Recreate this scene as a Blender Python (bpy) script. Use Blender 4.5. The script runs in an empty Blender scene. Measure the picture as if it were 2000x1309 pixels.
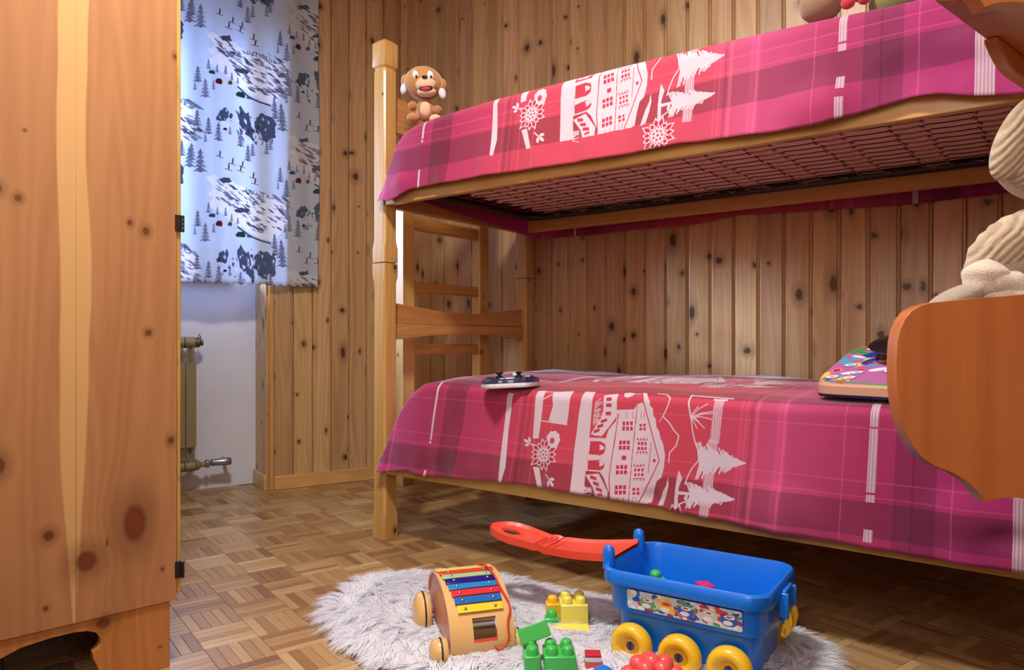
import bpy, bmesh, math, random
import numpy as np
from mathutils import Matrix, Vector
random.seed(7)
RNG = np.random.default_rng(11)
PI = math.pi
sc = bpy.context.scene
col = sc.collection

# ------------------------------------------------------------ camera, world, lights, exposure
CAM_Z = 0.727
cam_d = bpy.data.cameras.new('camera')
cam = bpy.data.objects.new('camera', cam_d)
col.objects.link(cam)
cam.location = (0, 0, CAM_Z)
cam.rotation_euler = (PI / 2, 0, 0)
cam_d.sensor_width = 36.0
cam_d.lens = 36.0 * 1422 / 2000
cam_d.shift_y = 7.5 / 2000
cam_d.clip_start = 0.02
sc.camera = cam
sc.view_settings.view_transform = 'Standard'
sc.view_settings.look = 'None'
sc.view_settings.gamma = 1.0
sc.view_settings.use_curve_mapping = False
sc.view_settings.exposure = 0.0

world = bpy.data.worlds.new('world')
sc.world = world
world.use_nodes = True
world.node_tree.nodes['Background'].inputs[0].default_value = (0.55, 0.72, 1.0, 1)
world.node_tree.nodes['Background'].inputs[1].default_value = 1.5

def area(name, loc, target, sx, sy, power, colour, spread=180, shape='RECTANGLE'):
    l = bpy.data.lights.new(name, 'AREA')
    l.shape = shape
    l.size = sx
    l.size_y = sy
    l.energy = power
    l.color = colour
    l.spread = math.radians(spread)
    o = bpy.data.objects.new(name, l)
    col.objects.link(o)
    o.location = loc
    d = Vector(target) - Vector(loc)
    o.rotation_euler = d.to_track_quat('-Z', 'Y').to_euler()
    return o

LAMP = area('ceiling_lamp_light', (-0.42, 1.15, 2.5), (-0.42, 1.15, 0), 0.34, 0.34, 58, (1.0, 0.965, 0.92), shape='ELLIPSE')
FILL = area('room_fill_light', (-0.15, -0.35, 1.60), (0.35, 3.0, 0.85), 1.2, 1.0, 24, (0.99, 0.965, 0.98))  # added soft fill behind the camera, not a lamp of the room
DAY = area('window_daylight', (-1.72, 3.86, 1.62), (-1.0, 2.7, 1.45), 1.0, 1.1, 72, (0.34, 0.56, 1.0))
SKY = area('sky_daylight', (-4.3, 3.60, 2.15), (0.75, 2.85, 1.25), 0.35, 1.3, 125, (0.50, 0.66, 1.0), spread=60)

# ------------------------------------------------------------ frames of reference
U = Vector((0.791, -0.612, 0)).normalized()       # along the bed and its wall
V = Vector((0.612, 0.791, 0)).normalized()        # across the bed, towards the wall
BED_O = Vector((-0.458, 2.617, 0))                # near corner of the front left post
BED_R = math.atan2(U.y, U.x)
WALL_V = 0.948
def BP(s, v, z=0):
    p = BED_O + U * s + V * v
    return (p.x, p.y, z)
CORNER = Vector((-0.590, 3.874, 0))
_off = WALL_V - (CORNER - BED_O).dot(V)
WD = Vector((0.84, 0.543, 0)).normalized()        # window wall, towards the corner
WN = Vector((WD.y, -WD.x, 0))                     # window wall normal, into the room
W0 = Vector((-1.170, 3.500, 0))                   # outer edge of the radiator niche
# corner = crossing of both walls
_a = (WALL_V - (W0 - BED_O).dot(V)) / WD.dot(V)
CORNER = W0 + WD * _a
WALL_R = math.atan2(WD.y, WD.x)

# ------------------------------------------------------------ helpers
class MB:
    def __init__(self):
        self.v = []; self.f = []; self.uv = None
    def add(self, vs, fs):
        b = len(self.v)
        self.v += [tuple(p) for p in vs]
        self.f += [tuple(i + b for i in f) for f in fs]
        return self
    def box(self, x0, x1, y0, y1, z0, z1, M=None):
        vs = [(x0,y0,z0),(x1,y0,z0),(x1,y1,z0),(x0,y1,z0),(x0,y0,z1),(x1,y0,z1),(x1,y1,z1),(x0,y1,z1)]
        if M: vs = [tuple(M @ Vector(p)) for p in vs]
        return self.add(vs, [(3,2,1,0),(4,5,6,7),(0,1,5,4),(1,2,6,5),(2,3,7,6),(3,0,4,7)])
    def prism(self, pts, a, b, axis='z', M=None):
        # pts: outline (p, q); axis: extrusion axis; x:(y,z)  y:(x,z)  z:(x,y)
        def mk(p, q, h):
            return (h,p,q) if axis == 'x' else ((p,h,q) if axis == 'y' else (p,q,h))
        n = len(pts)
        vs = [mk(p,q,a) for p,q in pts] + [mk(p,q,b) for p,q in pts]
        if M: vs = [tuple(M @ Vector(p)) for p in vs]
        fs = [tuple(range(n))[::-1], tuple(range(n,2*n))] + [(i,(i+1)%n,(i+1)%n+n,i+n) for i in range(n)]
        return self.add(vs, fs)
    def loft(self, loops, cap0=True, cap1=True, closed=True):
        n = len(loops[0]); b = []
        vs = []; fs = []
        for L in loops: vs += L
        m = n if closed else n - 1
        for k in range(len(loops)-1):
            for i in range(m):
                j = (i+1) % n
                fs.append((k*n+i, k*n+j, (k+1)*n+j, (k+1)*n+i))
        if cap0: fs.append(tuple(range(n))[::-1])
        if cap1: fs.append(tuple(range((len(loops)-1)*n, len(loops)*n)))
        return self.add(vs, fs)
    def tube(self, path, r, n=8, cap=True):
        P = [Vector(p) for p in path]
        rs = r if isinstance(r, (list, tuple)) else [r]*len(P)
        loops = []; ref = None
        for i, p in enumerate(P):
            d = (P[min(i+1,len(P)-1)] - P[max(i-1,0)])
            d.normalize()
            if ref is None:
                ref = d.orthogonal().normalized()
            ref = (ref - d*ref.dot(d)); ref.normalize()
            w = d.cross(ref)
            loops.append([tuple(p + (ref*math.cos(t)+w*math.sin(t))*rs[i]) for t in [2*PI*k/n for k in range(n)]])
        return self.loft(loops, cap, cap)
    def lathe(self, prof, n=24, M=None):
        # prof: (r, z) list; axis z
        loops = []
        for r, z in prof:
            L = [(r*math.cos(2*PI*k/n), r*math.sin(2*PI*k/n), z) for k in range(n)]
            if M: L = [tuple(M @ Vector(p)) for p in L]
            loops.append(L)
        return self.loft(loops, prof[0][0] > 1e-5, prof[-1][0] > 1e-5)
    def ell(self, c, r, nu=20, nv=12, R=None, fn=None):
        c = Vector(c); loops = []
        for j in range(nv+1):
            t = PI*j/nv
            L = []
            for k in range(nu):
                a = 2*PI*k/nu
                st = max(math.sin(t), 1e-4)
                p = Vector((r[0]*st*math.cos(a), r[1]*st*math.sin(a), -r[2]*math.cos(t)))
                if fn: p *= fn(p)
                if R: p = R @ p
                L.append(tuple(c+p))
            loops.append(L)
        return self.loft(loops, False, False)
    def build(self, name, mat, parent=None, smooth=False, bevel=0, seg=2, uvs=None):
        me = bpy.data.meshes.new(name)
        me.from_pydata(self.v, [], self.f)
        me.update()
        bm = bmesh.new(); bm.from_mesh(me)
        bmesh.ops.remove_doubles(bm, verts=bm.verts, dist=1e-6)
        bmesh.ops.recalc_face_normals(bm, faces=bm.faces)
        bm.to_mesh(me); bm.free()
        if mat: me.materials.append(mat)
        if smooth or bevel:
            me.shade_smooth()
            me.set_sharp_from_angle(angle=math.radians(38))
        o = bpy.data.objects.new(name, me)
        col.objects.link(o)
        if parent: o.parent = parent
        if bevel:
            m = o.modifiers.new('bevel', 'BEVEL')
            m.width = bevel; m.segments = seg; m.limit_method = 'ANGLE'; m.angle_limit = math.radians(30)
            m.harden_normals = False
        return o

def tag(o, label=None, cat=None, group=None, kind=None):
    if label: o['label'] = label
    if cat: o['category'] = cat
    if group: o['group'] = group
    if kind: o['kind'] = kind
    return o
def empty(name, loc=(0,0,0), rz=0, label=None, cat=None, group=None, kind=None, rot=None):
    o = bpy.data.objects.new(name, None)
    col.objects.link(o)
    o.empty_display_size = 0.05
    o.location = loc
    o.rotation_euler = rot if rot else (0, 0, rz)
    return tag(o, label, cat, group, kind)
def inst(o, parent=None, loc=None, rz=None):
    c = o.copy(); col.objects.link(c)
    if parent: c.parent = parent
    if loc is not None: c.location = loc
    if rz is not None: c.rotation_euler = (0, 0, rz)
    return c

def srgb(r, g, b):
    f = lambda c: (c/255/12.92) if c/255 <= 0.04045 else ((c/255+0.055)/1.055)**2.4
    return (f(r), f(g), f(b), 1)

# ------------------------------------------------------------ materials
class NT:
    def __init__(self, name):
        self.m = bpy.data.materials.new(name); self.m.use_nodes = True
        self.t = self.m.node_tree; self.n = self.t.nodes
        self.b = self.n['Principled BSDF']
    def node(self, typ, **kw):
        x = self.n.new(typ)
        for k, v in kw.items(): setattr(x, k, v)
        return x
    def set(self, sock, v):
        if hasattr(v, 'is_output') or isinstance(v, bpy.types.NodeSocket): self.t.links.new(v, sock)
        else: sock.default_value = v
    def math(self, op, a, b=0.0, c=0.0):
        x = self.node('ShaderNodeMath', operation=op)
        self.set(x.inputs[0], a); self.set(x.inputs[1], b); self.set(x.inputs[2], c)
        return x.outputs[0]
    def mr(self, val, a, b, c=0.0, d=1.0, smooth=False):
        x = self.node('ShaderNodeMapRange')
        if smooth: x.interpolation_type = 'SMOOTHSTEP'
        self.set(x.inputs[0], val)
        for i, q in enumerate((a, b, c, d)): self.set(x.inputs[i+1], q)
        return x.outputs[0]
    def xyz(self, x, y, z):
        c = self.node('ShaderNodeCombineXYZ')
        for i, q in enumerate((x, y, z)): self.set(c.inputs[i], q)
        return c.outputs[0]
    def sep(self, v):
        s = self.node('ShaderNodeSeparateXYZ'); self.set(s.inputs[0], v)
        return s.outputs
    def noise(self, vec, scale=1, detail=2, dist=0, rough=0.5):
        x = self.node('ShaderNodeTexNoise')
        self.set(x.inputs['Vector'], vec)
        x.inputs['Scale'].default_value = scale; x.inputs['Detail'].default_value = detail
        x.inputs['Distortion'].default_value = dist; x.inputs['Roughness'].default_value = rough
        return x.outputs['Fac']
    def mix(self, f, a, b, blend='MIX'):
        x = self.node('ShaderNodeMix', data_type='RGBA', blend_type=blend)
        self.set(x.inputs[0], f); self.set(x.inputs[6], a); self.set(x.inputs[7], b)
        return x.outputs[2]
    def col(self, c): self.set(self.b.inputs['Base Color'], c)
    def bump(self, h, strength=0.2, dist=0.002):
        x = self.node('ShaderNodeBump')
        x.inputs['Strength'].default_value = strength; x.inputs['Distance'].default_value = dist
        self.set(x.inputs['Height'], h); self.set(self.b.inputs['Normal'], x.outputs[0])
    def rough(self, v): self.set(self.b.inputs['Roughness'], v)

def pine(name, base, dark, knot=0.45, axis='z', rough=0.34, kscale=(9.0, 3.2), kr=(0.0035, 0.0075), vary=0.35, knots=(), stripe=None, kcol=(62, 24, 14), coat=0.15):
    T = NT(name)
    oi = T.node('ShaderNodeObjectInfo')
    tc = T.node('ShaderNodeTexCoord').outputs['Object']
    s = T.sep(tc)
    x, y, z = s[0], s[1], s[2]
    rnd = oi.outputs['Random']
    if axis == 'z': a, g, o = T.math('ADD', x, T.math('MULTIPLY', y, 0.9)), z, y
    elif axis == 'x': a, g, o = T.math('ADD', z, T.math('MULTIPLY', y, 0.9)), x, y
    else: a, g, o = T.math('ADD', z, T.math('MULTIPLY', x, 0.9)), y, x
    if not knots:
        a0, g0 = a, g
        a = T.math('ADD', a, T.math('MULTIPLY', rnd, 41.7))
        g = T.math('ADD', g, T.math('MULTIPLY', rnd, 91.3))
    # knots from scattered feature points
    kmask = None; halo = None; defl = None
    def one(dx, dg, r, keep=1.0, squash=0.62):
        d = T.math('SQRT', T.math('ADD', T.math('MULTIPLY', dx, dx), T.math('MULTIPLY', T.math('MULTIPLY', dg, dg), T.math('MULTIPLY', squash, squash))))
        m = T.math('MULTIPLY', T.mr(d, T.math('MULTIPLY', r, 1.3), T.math('MULTIPLY', r, 0.6), 0, 1, True), keep)
        h = T.math('MULTIPLY', T.mr(d, T.math('MULTIPLY', r, 3.2), r, 0, 1, True), keep)
        ring = T.math('MULTIPLY', T.mr(d, T.math('MULTIPLY', r, 0.85), T.math('MULTIPLY', r, 0.5), 0, 1, True), keep)
        df = T.math('MULTIPLY', T.math('MULTIPLY', dx, T.mr(d, T.math('MULTIPLY', r, 5.0), 0.0, 0, 0.75, True)), keep)
        return m, h, df, ring
    ringm = None
    wob1 = T.math('MULTIPLY', T.math('SUBTRACT', T.noise(T.xyz(T.math('MULTIPLY', a, 70), T.math('MULTIPLY', g, 70), 0), 1, 1), 0.5), 0.009)
    if knots:
        for (kx, kz, r, sq_) in knots:
            dx = T.math('SUBTRACT', a, kx); dg = T.math('SUBTRACT', g, kz)
            m, h, df, rg = one(dx, dg, r, 1.0, sq_)
            if kmask is None: kmask, halo, defl, ringm = m, h, df, rg
            else:
                kmask = T.math('MAXIMUM', kmask, m); halo = T.math('MAXIMUM', halo, h); defl = T.math('ADD', defl, df)
                ringm = T.math('MAXIMUM', ringm, rg)
    else:
        vo = T.node('ShaderNodeTexVoronoi', voronoi_dimensions='2D', feature='F1')
        vec = T.xyz(T.math('MULTIPLY', a, kscale[0]), T.math('MULTIPLY', g, kscale[1]), 0)
        T.set(vo.inputs['Vector'], vec); vo.inputs['Scale'].default_value = 1
        ps = T.sep(vo.outputs['Position']); cs = T.sep(vo.outputs['Color'])
        dx = T.math('SUBTRACT', a, T.math('DIVIDE', ps[0], kscale[0]))
        dg = T.math('SUBTRACT', g, T.math('DIVIDE', ps[1], kscale[1]))
        keep = T.math('GREATER_THAN', cs[1], 1.0 - knot)
        r = T.mr(cs[0], 0, 1, kr[0], kr[1])
        dx = T.math('ADD', dx, wob1); dg = T.math('ADD', dg, T.math('MULTIPLY', wob1, -1.6))
        kmask, halo, defl, ringm = one(dx, dg, r, keep, squash=T.mr(cs[2], 0, 1, 0.4, 1.25))
    ad = T.math('SUBTRACT', a, defl)
    big = T.noise(T.xyz(T.math('MULTIPLY', ad, 14), T.math('MULTIPLY', g, 0.55), T.math('MULTIPLY', o, 3)), 1, 2)
    n1 = T.noise(T.xyz(T.math('MULTIPLY', ad, 9), T.math('MULTIPLY', g, 0.8), T.math('MULTIPLY', o, 4)), 1, 1)
    rings = T.math('SINE', T.math('ADD', T.math('MULTIPLY', n1, 55), T.math('MULTIPLY', ad, 160)))
    rings = T.mr(rings, -1, 1, 0, 1)
    fib = T.noise(T.xyz(T.math('MULTIPLY', ad, 420), T.math('MULTIPLY', g, 9), T.math('MULTIPLY', o, 60)), 1, 2)
    f = T.math('ADD', T.math('MULTIPLY', T.mr(big, 0.3, 0.7), 0.5), T.math('MULTIPLY', rings, 0.26))
    f = T.math('ADD', f, T.math('MULTIPLY', T.mr(fib, 0.25, 0.75), 0.26))
    c = T.mix(f, srgb(*base), srgb(*dark))
    tone = T.mr(T.math('FRACT', T.math('MULTIPLY', rnd, 17.3)), 0, 1, 1.0 - vary*0.5, 1.0 + vary*0.35)
    if vary:
        hsv = T.node('ShaderNodeHueSaturation')
        T.set(hsv.inputs['Color'], c); T.set(hsv.inputs['Value'], tone)
        T.set(hsv.inputs['Hue'], T.mr(T.math('FRACT', T.math('MULTIPLY', rnd, 7.9)), 0, 1, 0.492, 0.508))
        c = hsv.outputs[0]
    if stripe:
        tops, colr = stripe
        ctr = T.node('ShaderNodeFloatCurve'); wid = T.node('ShaderNodeFloatCurve')
        for nd, idx in ((ctr, 1), (wid, 2)):
            cv = nd.mapping.curves[0]
            pts = [(t[0]/1.5, t[idx]/0.4) for t in tops]
            cv.points[0].location = pts[0]; cv.points[1].location = pts[-1]
            for p in pts[1:-1]: cv.points.new(*p)
            nd.mapping.update(); T.set(nd.inputs['Value'], T.math('DIVIDE', z, 1.5))
        wob = T.math('MULTIPLY', T.math('SUBTRACT', T.noise(T.xyz(0, T.math('MULTIPLY', z, 3.0), 0), 1, 2), 0.5), 0.012)
        dc = T.math('ABSOLUTE', T.math('ADD', T.math('SUBTRACT', a, T.math('MULTIPLY', ctr.outputs[0], 0.4)), wob))
        hw = T.math('MULTIPLY', wid.outputs[0], 0.4)
        sm = T.mr(dc, T.math('ADD', hw, 0.0025), T.math('SUBTRACT', hw, 0.0025), 0, 0.75, True)
        c = T.mix(sm, c, srgb(*colr))
    c = T.mix(T.math('MULTIPLY', halo, 0.45), c, srgb(*[int(q*0.62) for q in dark]))
    c = T.mix(T.math('MULTIPLY', kmask, 0.88), c, srgb(*kcol))
    if knots: c = T.mix(T.math('MULTIPLY', ringm, 0.5), c, srgb(130, 62, 32))
    T.col(c)
    T.rough(T.math('ADD', T.math('MULTIPLY', fib, 0.12), rough - 0.06))
    T.b.inputs['Coat Weight'].default_value = coat
    T.b.inputs['Coat Roughness'].default_value = 0.22
    T.bump(T.math('ADD', T.math('MULTIPLY', fib, 0.5), T.math('MULTIPLY', kmask, -0.6)), 0.12, 0.001)
    return T.m

def plain(name, c, rough=0.4, metal=0.0, noise=0.0, nscale=30, coat=0.0, bump=0.0, trans=0.0, sheen=0.0, sss=0.0):
    T = NT(name)
    tc = T.node('ShaderNodeTexCoord').outputs['Object']
    n = T.noise(tc, nscale, 3)
    k = 1 - noise
    T.col(T.mix(n, srgb(*[q*k for q in c]), srgb(*[min(255, q*(1+noise*0.6)) for q in c])))
    T.rough(rough); T.b.inputs['Metallic'].default_value = metal
    T.b.inputs['Coat Weight'].default_value = coat
    T.b.inputs['Sheen Weight'].default_value = sheen
    if trans: T.b.inputs['Transmission Weight'].default_value = trans
    if sss:
        T.b.inputs['Subsurface Weight'].default_value = sss
        T.b.inputs['Subsurface Scale'].default_value = 0.004
    if bump: T.bump(n, bump, 0.003)
    return T.m

# small painter: numpy canvas -> generated image (no files)
class Canvas:
    def __init__(self, w, h, base):
        self.w, self.h = w, h
        self.a = np.empty((h, w, 4), np.float32)
        self.a[:] = (*[c/255 for c in base], 1)
    def poly(self, pts, c, alpha=1.0, mask=None):
        P = np.asarray(pts, float)
        x0, x1 = int(max(0, P[:,0].min()-1)), int(min(self.w, P[:,0].max()+2))
        y0, y1 = int(max(0, P[:,1].min()-1)), int(min(self.h, P[:,1].max()+2))
        if x1 <= x0 or y1 <= y0: return
        X, Y = np.meshgrid(np.arange(x0, x1)+.5, np.arange(y0, y1)+.5)
        ins = np.zeros(X.shape, bool)
        n = len(P)
        for i in range(n):
            ax, ay = P[i]; bx, by = P[(i+1) % n]
            if ay == by: continue
            cnd = ((ay > Y) != (by > Y)) & (X < (bx-ax)*(Y-ay)/(by-ay)+ax)
            ins ^= cnd
        if mask is not None: ins &= mask(X, Y)
        sub = self.a[y0:y1, x0:x1, :3]
        sub[ins] = sub[ins]*(1-alpha) + np.array(c)/255*alpha
    def line(self, pts, wd, c, alpha=1.0, mask=None):
        for (ax, ay), (bx, by) in zip(pts[:-1], pts[1:]):
            dx, dy = bx-ax, by-ay
            L = math.hypot(dx, dy) or 1
            nx, ny = -dy/L*wd/2, dx/L*wd/2
            ex, ey = dx/L*wd*.25, dy/L*wd*.25
            self.poly([(ax+nx-ex,ay+ny-ey),(bx+nx+ex,by+ny+ey),(bx-nx+ex,by-ny+ey),(ax-nx-ex,ay-ny-ey)], c, alpha, mask)
    def disc(self, x, y, rx, ry, c, alpha=1.0, rot=0, n=18):
        cs, sn = math.cos(rot), math.sin(rot)
        self.poly([(x+rx*math.cos(t)*cs-ry*math.sin(t)*sn, y+rx*math.cos(t)*sn+ry*math.sin(t)*cs) for t in [2*PI*k/n for k in range(n)]], c, alpha)
    def image(self, name, flip=False):
        im = bpy.data.images.new(name, self.w, self.h, alpha=False)
        A = self.a[::-1] if flip else self.a
        im.pixels.foreach_set(np.ascontiguousarray(A, np.float32).ravel())
        im.update()
        im.pack()
        return im
def printed(name, im, rough=0.8, transl=0.0, sheen=0.0, weave=0.0, ext='REPEAT', back=None):
    T = NT(name)
    t = T.node('ShaderNodeTexImage'); t.image = im; t.extension = ext
    uv = T.node('ShaderNodeUVMap'); uv.uv_map = 'UVMap'
    T.set(t.inputs[0], uv.outputs[0])
    T.col(t.outputs[0]); T.rough(rough)
    T.b.inputs['Sheen Weight'].default_value = sheen
    T.b.inputs['Specular IOR Level'].default_value = 0.25
    if weave:
        tc = T.node('ShaderNodeTexCoord').outputs['Object']
        n = T.noise(tc, 900, 2); n2 = T.noise(tc, 14, 3)
        T.bump(T.math('ADD', T.math('MULTIPLY', n, 0.08), n2), weave, 0.006)
    if transl:
        tr = T.node('ShaderNodeBsdfTranslucent'); T.set(tr.inputs[0], t.outputs[0])
        mx = T.node('ShaderNodeMixShader'); mx.inputs[0].default_value = transl
        T.t.links.new(T.b.outputs[0], mx.inputs[1]); T.t.links.new(tr.outputs[0], mx.inputs[2])
        T.t.links.new(mx.outputs[0], T.n['Material Output'].inputs[0])
    return T.m

M_wall = pine('wall_pine', (208, 170, 120), (164, 122, 78), 0.80, 'z', 0.36, vary=0.32, kr=(0.0040, 0.0150), kscale=(10.5, 4.0), kcol=(58, 26, 18))
M_post = pine('bed_pine_upright', (210, 168, 98), (178, 128, 64), 0.5, 'z', 0.33, kr=(0.003, 0.008), vary=0.1)
M_rail = pine('bed_pine_rail', (220, 180, 110), (188, 138, 72), 0.3, 'x', 0.33, kscale=(7, 2.2), vary=0.1)
M_head = pine('bed_pine_cross', (204, 152, 86), (166, 108, 54), 0.35, 'y', 0.33, kscale=(8, 3), vary=0.12)
M_white = plain('white_plaster', (214, 216, 226), 0.85, noise=0.05, nscale=6, bump=0.25)
M_ceil = plain('ceiling_paint', (226, 220, 212), 0.9, noise=0.03)
M_dark = plain('dark_gap', (52, 30, 18), 0.8, noise=0.2)

def setuv(o, fn):
    me = o.data
    uvl = me.uv_layers.new(name='UVMap')
    co = np.empty(len(me.vertices)*3, np.float32); me.vertices.foreach_get('co', co); co = co.reshape(-1,3)
    li = np.empty(len(me.loops), np.int32); me.loops.foreach_get('vertex_index', li)
    uv = fn(co)[li].astype(np.float32)
    uvl.data.foreach_set('uv', uv.ravel())

# ------------------------------------------------------------ the room
END = CORNER + U * 3.18                       # far end of the bed wall
BACK = END - V * 3.75
# floor
fm = MB(); fm.add([(-3.2,-1.6,-0.05),(3.2,-1.6,-0.05),(3.2,5.2,-0.05),(-3.2,5.2,-0.05),(-3.2,-1.6,-0.0022),(3.2,-1.6,-0.0022),(3.2,5.2,-0.0022),(-3.2,5.2,-0.0022)],
    [(3,2,1,0),(4,5,6,7),(0,1,5,4),(1,2,6,5),(2,3,7,6),(3,0,4,7)])
floor = tag(fm.build('floor', M_dark), kind='structure')

def parquet_mat(name, attr):
    T = NT(name)
    uv = T.node('ShaderNodeUVMap'); uv.uv_map = 'UVMap'
    if attr:
        at = T.node('ShaderNodeAttribute'); at.attribute_name = 'tone'; rnd = at.outputs['Fac']
    else:
        rnd = T.sep(T.node('ShaderNodeObjectInfo').outputs['Color'])[0]
    s = T.sep(uv.outputs[0])
    off = T.math('MULTIPLY', rnd, 53.0)
    gx = T.math('ADD', s[0], off); gy = T.math('ADD', s[1], off)
    big = T.noise(T.xyz(T.math('MULTIPLY', gx, 7), T.math('MULTIPLY', gy, 60), 0), 1, 2)
    fib = T.noise(T.xyz(T.math('MULTIPLY', gx, 22), T.math('MULTIPLY', gy, 620), 0), 1, 3)
    r2 = rnd
    ramp = T.node('ShaderNodeValToRGB')
    e = ramp.color_ramp.elements
    e[0].position = 0.0; e[0].color = srgb(134, 94, 62)
    e[1].position = 1.0; e[1].color = srgb(210, 176, 128)
    for p, c in ((0.25, (158, 116, 76)), (0.5, (176, 138, 92)), (0.8, (194, 158, 110))):
        q = ramp.color_ramp.elements.new(p); q.color = srgb(*c)
    T.set(ramp.inputs[0], r2)
    k = T.math('ADD', T.math('MULTIPLY', T.mr(big, 0.3, 0.7), 0.5), T.math('MULTIPLY', T.mr(fib, 0.3, 0.7), 0.5))
    c = T.mix(k, T.mix(0.35, ramp.outputs[0], srgb(110, 74, 48), 'MULTIPLY'), ramp.outputs[0])
    c = T.mix(T.math('MULTIPLY', k, 0.85), T.mix(0.35, ramp.outputs[0], srgb(70, 42, 24)), ramp.outputs[0])
    T.col(c)
    tc = T.node('ShaderNodeTexCoord').outputs['Object']
    geo = T.node('ShaderNodeNewGeometry').outputs['Position']
    T.rough(T.mr(T.noise(geo, 3.0, 3), 0.3, 0.7, 0.24, 0.40))
    T.b.inputs['Specular IOR Level'].default_value = 0.5
    T.bump(fib, 0.10, 0.0006)
    return T.m
M_slat = parquet_mat('oak_slat', False)
M_slats = parquet_mat('oak_slats', True)
PQ = 0.1268; SW = PQ/5
PA = math.radians(36.8)
pa = Vector((math.cos(PA), math.sin(PA), 0)); pb = Vector((math.sin(PA), -math.cos(PA), 0))
PO = Vector((-0.845, 2.082, 0))
def slat_verts(L, W):
    g = 0.00035; h = 0.0010
    hx, hy = L/2-g, W/2-g
    return [(-hx-.0002,-hy-.0002,-0.002),(hx+.0002,-hy-.0002,-0.002),(hx+.0002,hy+.0002,-0.002),(-hx-.0002,hy+.0002,-0.002),
            (-hx+h*.6,-hy+h*.6,0),(hx-h*.6,-hy+h*.6,0),(hx-h*.6,hy-h*.6,0),(-hx+h*.6,hy-h*.6,0)], [(4,5,6,7),(0,1,5,4),(1,2,6,5),(2,3,7,6),(3,0,4,7)]
slat_meshes = []
sv, sf = slat_verts(PQ, SW)
for k in range(6):
    me = bpy.data.meshes.new('slat')
    me.from_pydata(sv, [], sf); me.materials.append(M_slat)
    ul = me.uv_layers.new(name='UVMap')
    for lp in me.loops:
        p = sv[lp.vertex_index]; ul.data[lp.index].uv = (p[0]+k*1.7, p[1]+k*0.9)
    slat_meshes.append(me)
RUG = [(-0.50,1.90),(-0.505,2.05),(-0.45,2.17),(-0.32,2.215),(-0.20,2.23),(-0.08,2.21),(0.02,2.16),(0.12,2.08),(0.24,2.00),(0.40,1.93),(0.55,1.86),(0.68,1.80),(0.73,1.72),(0.72,1.62),(0.66,1.50),(0.5,1.38),(0.2,1.30),(-0.05,1.33),(-0.20,1.46),(-0.245,1.585),(-0.29,1.60),(-0.40,1.71)]
def inpoly(x, y, P):
    ins = False
    for i in range(len(P)):
        ax, ay = P[i]; bx, by = P[(i+1) % len(P)]
        if (ay > y) != (by > y) and x < (bx-ax)*(y-ay)/(by-ay)+ax: ins = not ins
    return ins
cells = []
for i in range(-26, 30):
    for j in range(-26, 30):
        c0 = PO + pa*(i+.5)*PQ + pb*(j+.5)*PQ
        if (c0 - CORNER).dot(WN) < -0.25 or (c0 - BED_O).dot(V) > WALL_V + 0.05: continue
        if c0.y < 0.7 or c0.y > 4.4 or abs(c0.x) > 2.2: continue
        px = 1000 + 1422*c0.x/c0.y; py = 662 + CAM_Z*1422/c0.y
        if px < -150 or px > 2150 or py > 1420: continue
        horiz = (i + j) % 2 == 1
        btone = random.random()
        for k in range(5):
            t = (k - 2)*SW
            c = c0 + (pb*t if horiz else pa*t)
            px = 1000 + 1422*c.x/c.y; py = 662 + CAM_Z*1422/c.y
            seen = 335 < px < 2010 and py < 1315
            bv = (c - BED_O).dot(V); bs = (c - BED_O).dot(U)
            if inpoly(c.x, c.y, RUG): seen = False
            if bv > 0.35 and bs > 0.05: seen = False
            if (c - W0).dot(WN) < -0.2: seen = False
            if px < 355 and py > 1160: seen = seen and px > 336
            if 1200 < px < 1545 and 1060 < py: seen = False
            dark = bv > 0.1 and bs > 0.1
            cells.append((seen, c.y + (1.0 if dark else 0), c, PA if horiz else PA - PI/2, min(1, max(0, 0.30 + 0.42*btone + random.gauss(0, 0.17) + (0.06 if horiz else -0.06)))))  # blocks along pa toned lighter, directional sheen put into the colour
cells.sort(key=lambda q: (not q[0], q[1]))
n_obj = 300
for k, (seen, d, c, a, tn) in enumerate(cells[:n_obj]):
    o = bpy.data.objects.new('slat', slat_meshes[random.randrange(6)])
    col.objects.link(o); o.parent = floor; o.color = (tn, tn, tn, 1)
    o.location = (c.x, c.y, random.uniform(-0.0002, 0.0002)); o.rotation_euler = (0, 0, a + random.choice((0, PI)))
vs = []; fs = []; uvs = []; tones = []
for (seen, d, c, a, tn) in cells[n_obj:]:
    b = len(vs); ca, sa = math.cos(a), math.sin(a); oo = random.random()*9
    dz = random.uniform(-0.0002, 0.0002)
    for p in sv: vs.append((c.x+p[0]*ca-p[1]*sa, c.y+p[0]*sa+p[1]*ca, p[2]+dz))
    for f in sf:
        fs.append(tuple(q+b for q in f)); tones.append(tn)
        uvs += [(sv[q][0]+oo, sv[q][1]+oo) for q in f]
me = bpy.data.meshes.new('slats'); me.from_pydata(vs, [], fs); me.materials.append(M_slats)
ul = me.uv_layers.new(name='UVMap'); ul.data.foreach_set('uv', np.array(uvs, np.float32).ravel())
at = me.attributes.new('tone', 'FLOAT', 'FACE'); at.data.foreach_set('value', np.array(tones, np.float32))
o = bpy.data.objects.new('slats', me); col.objects.link(o); o.parent = floor; tag(o, kind='stuff')

# ceiling
cl = MB(); cl.box(-3.4, 3.4, -2.2, 5.4, 2.62, 2.70); tag(cl.build('ceiling', M_ceil), kind='structure')

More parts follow.
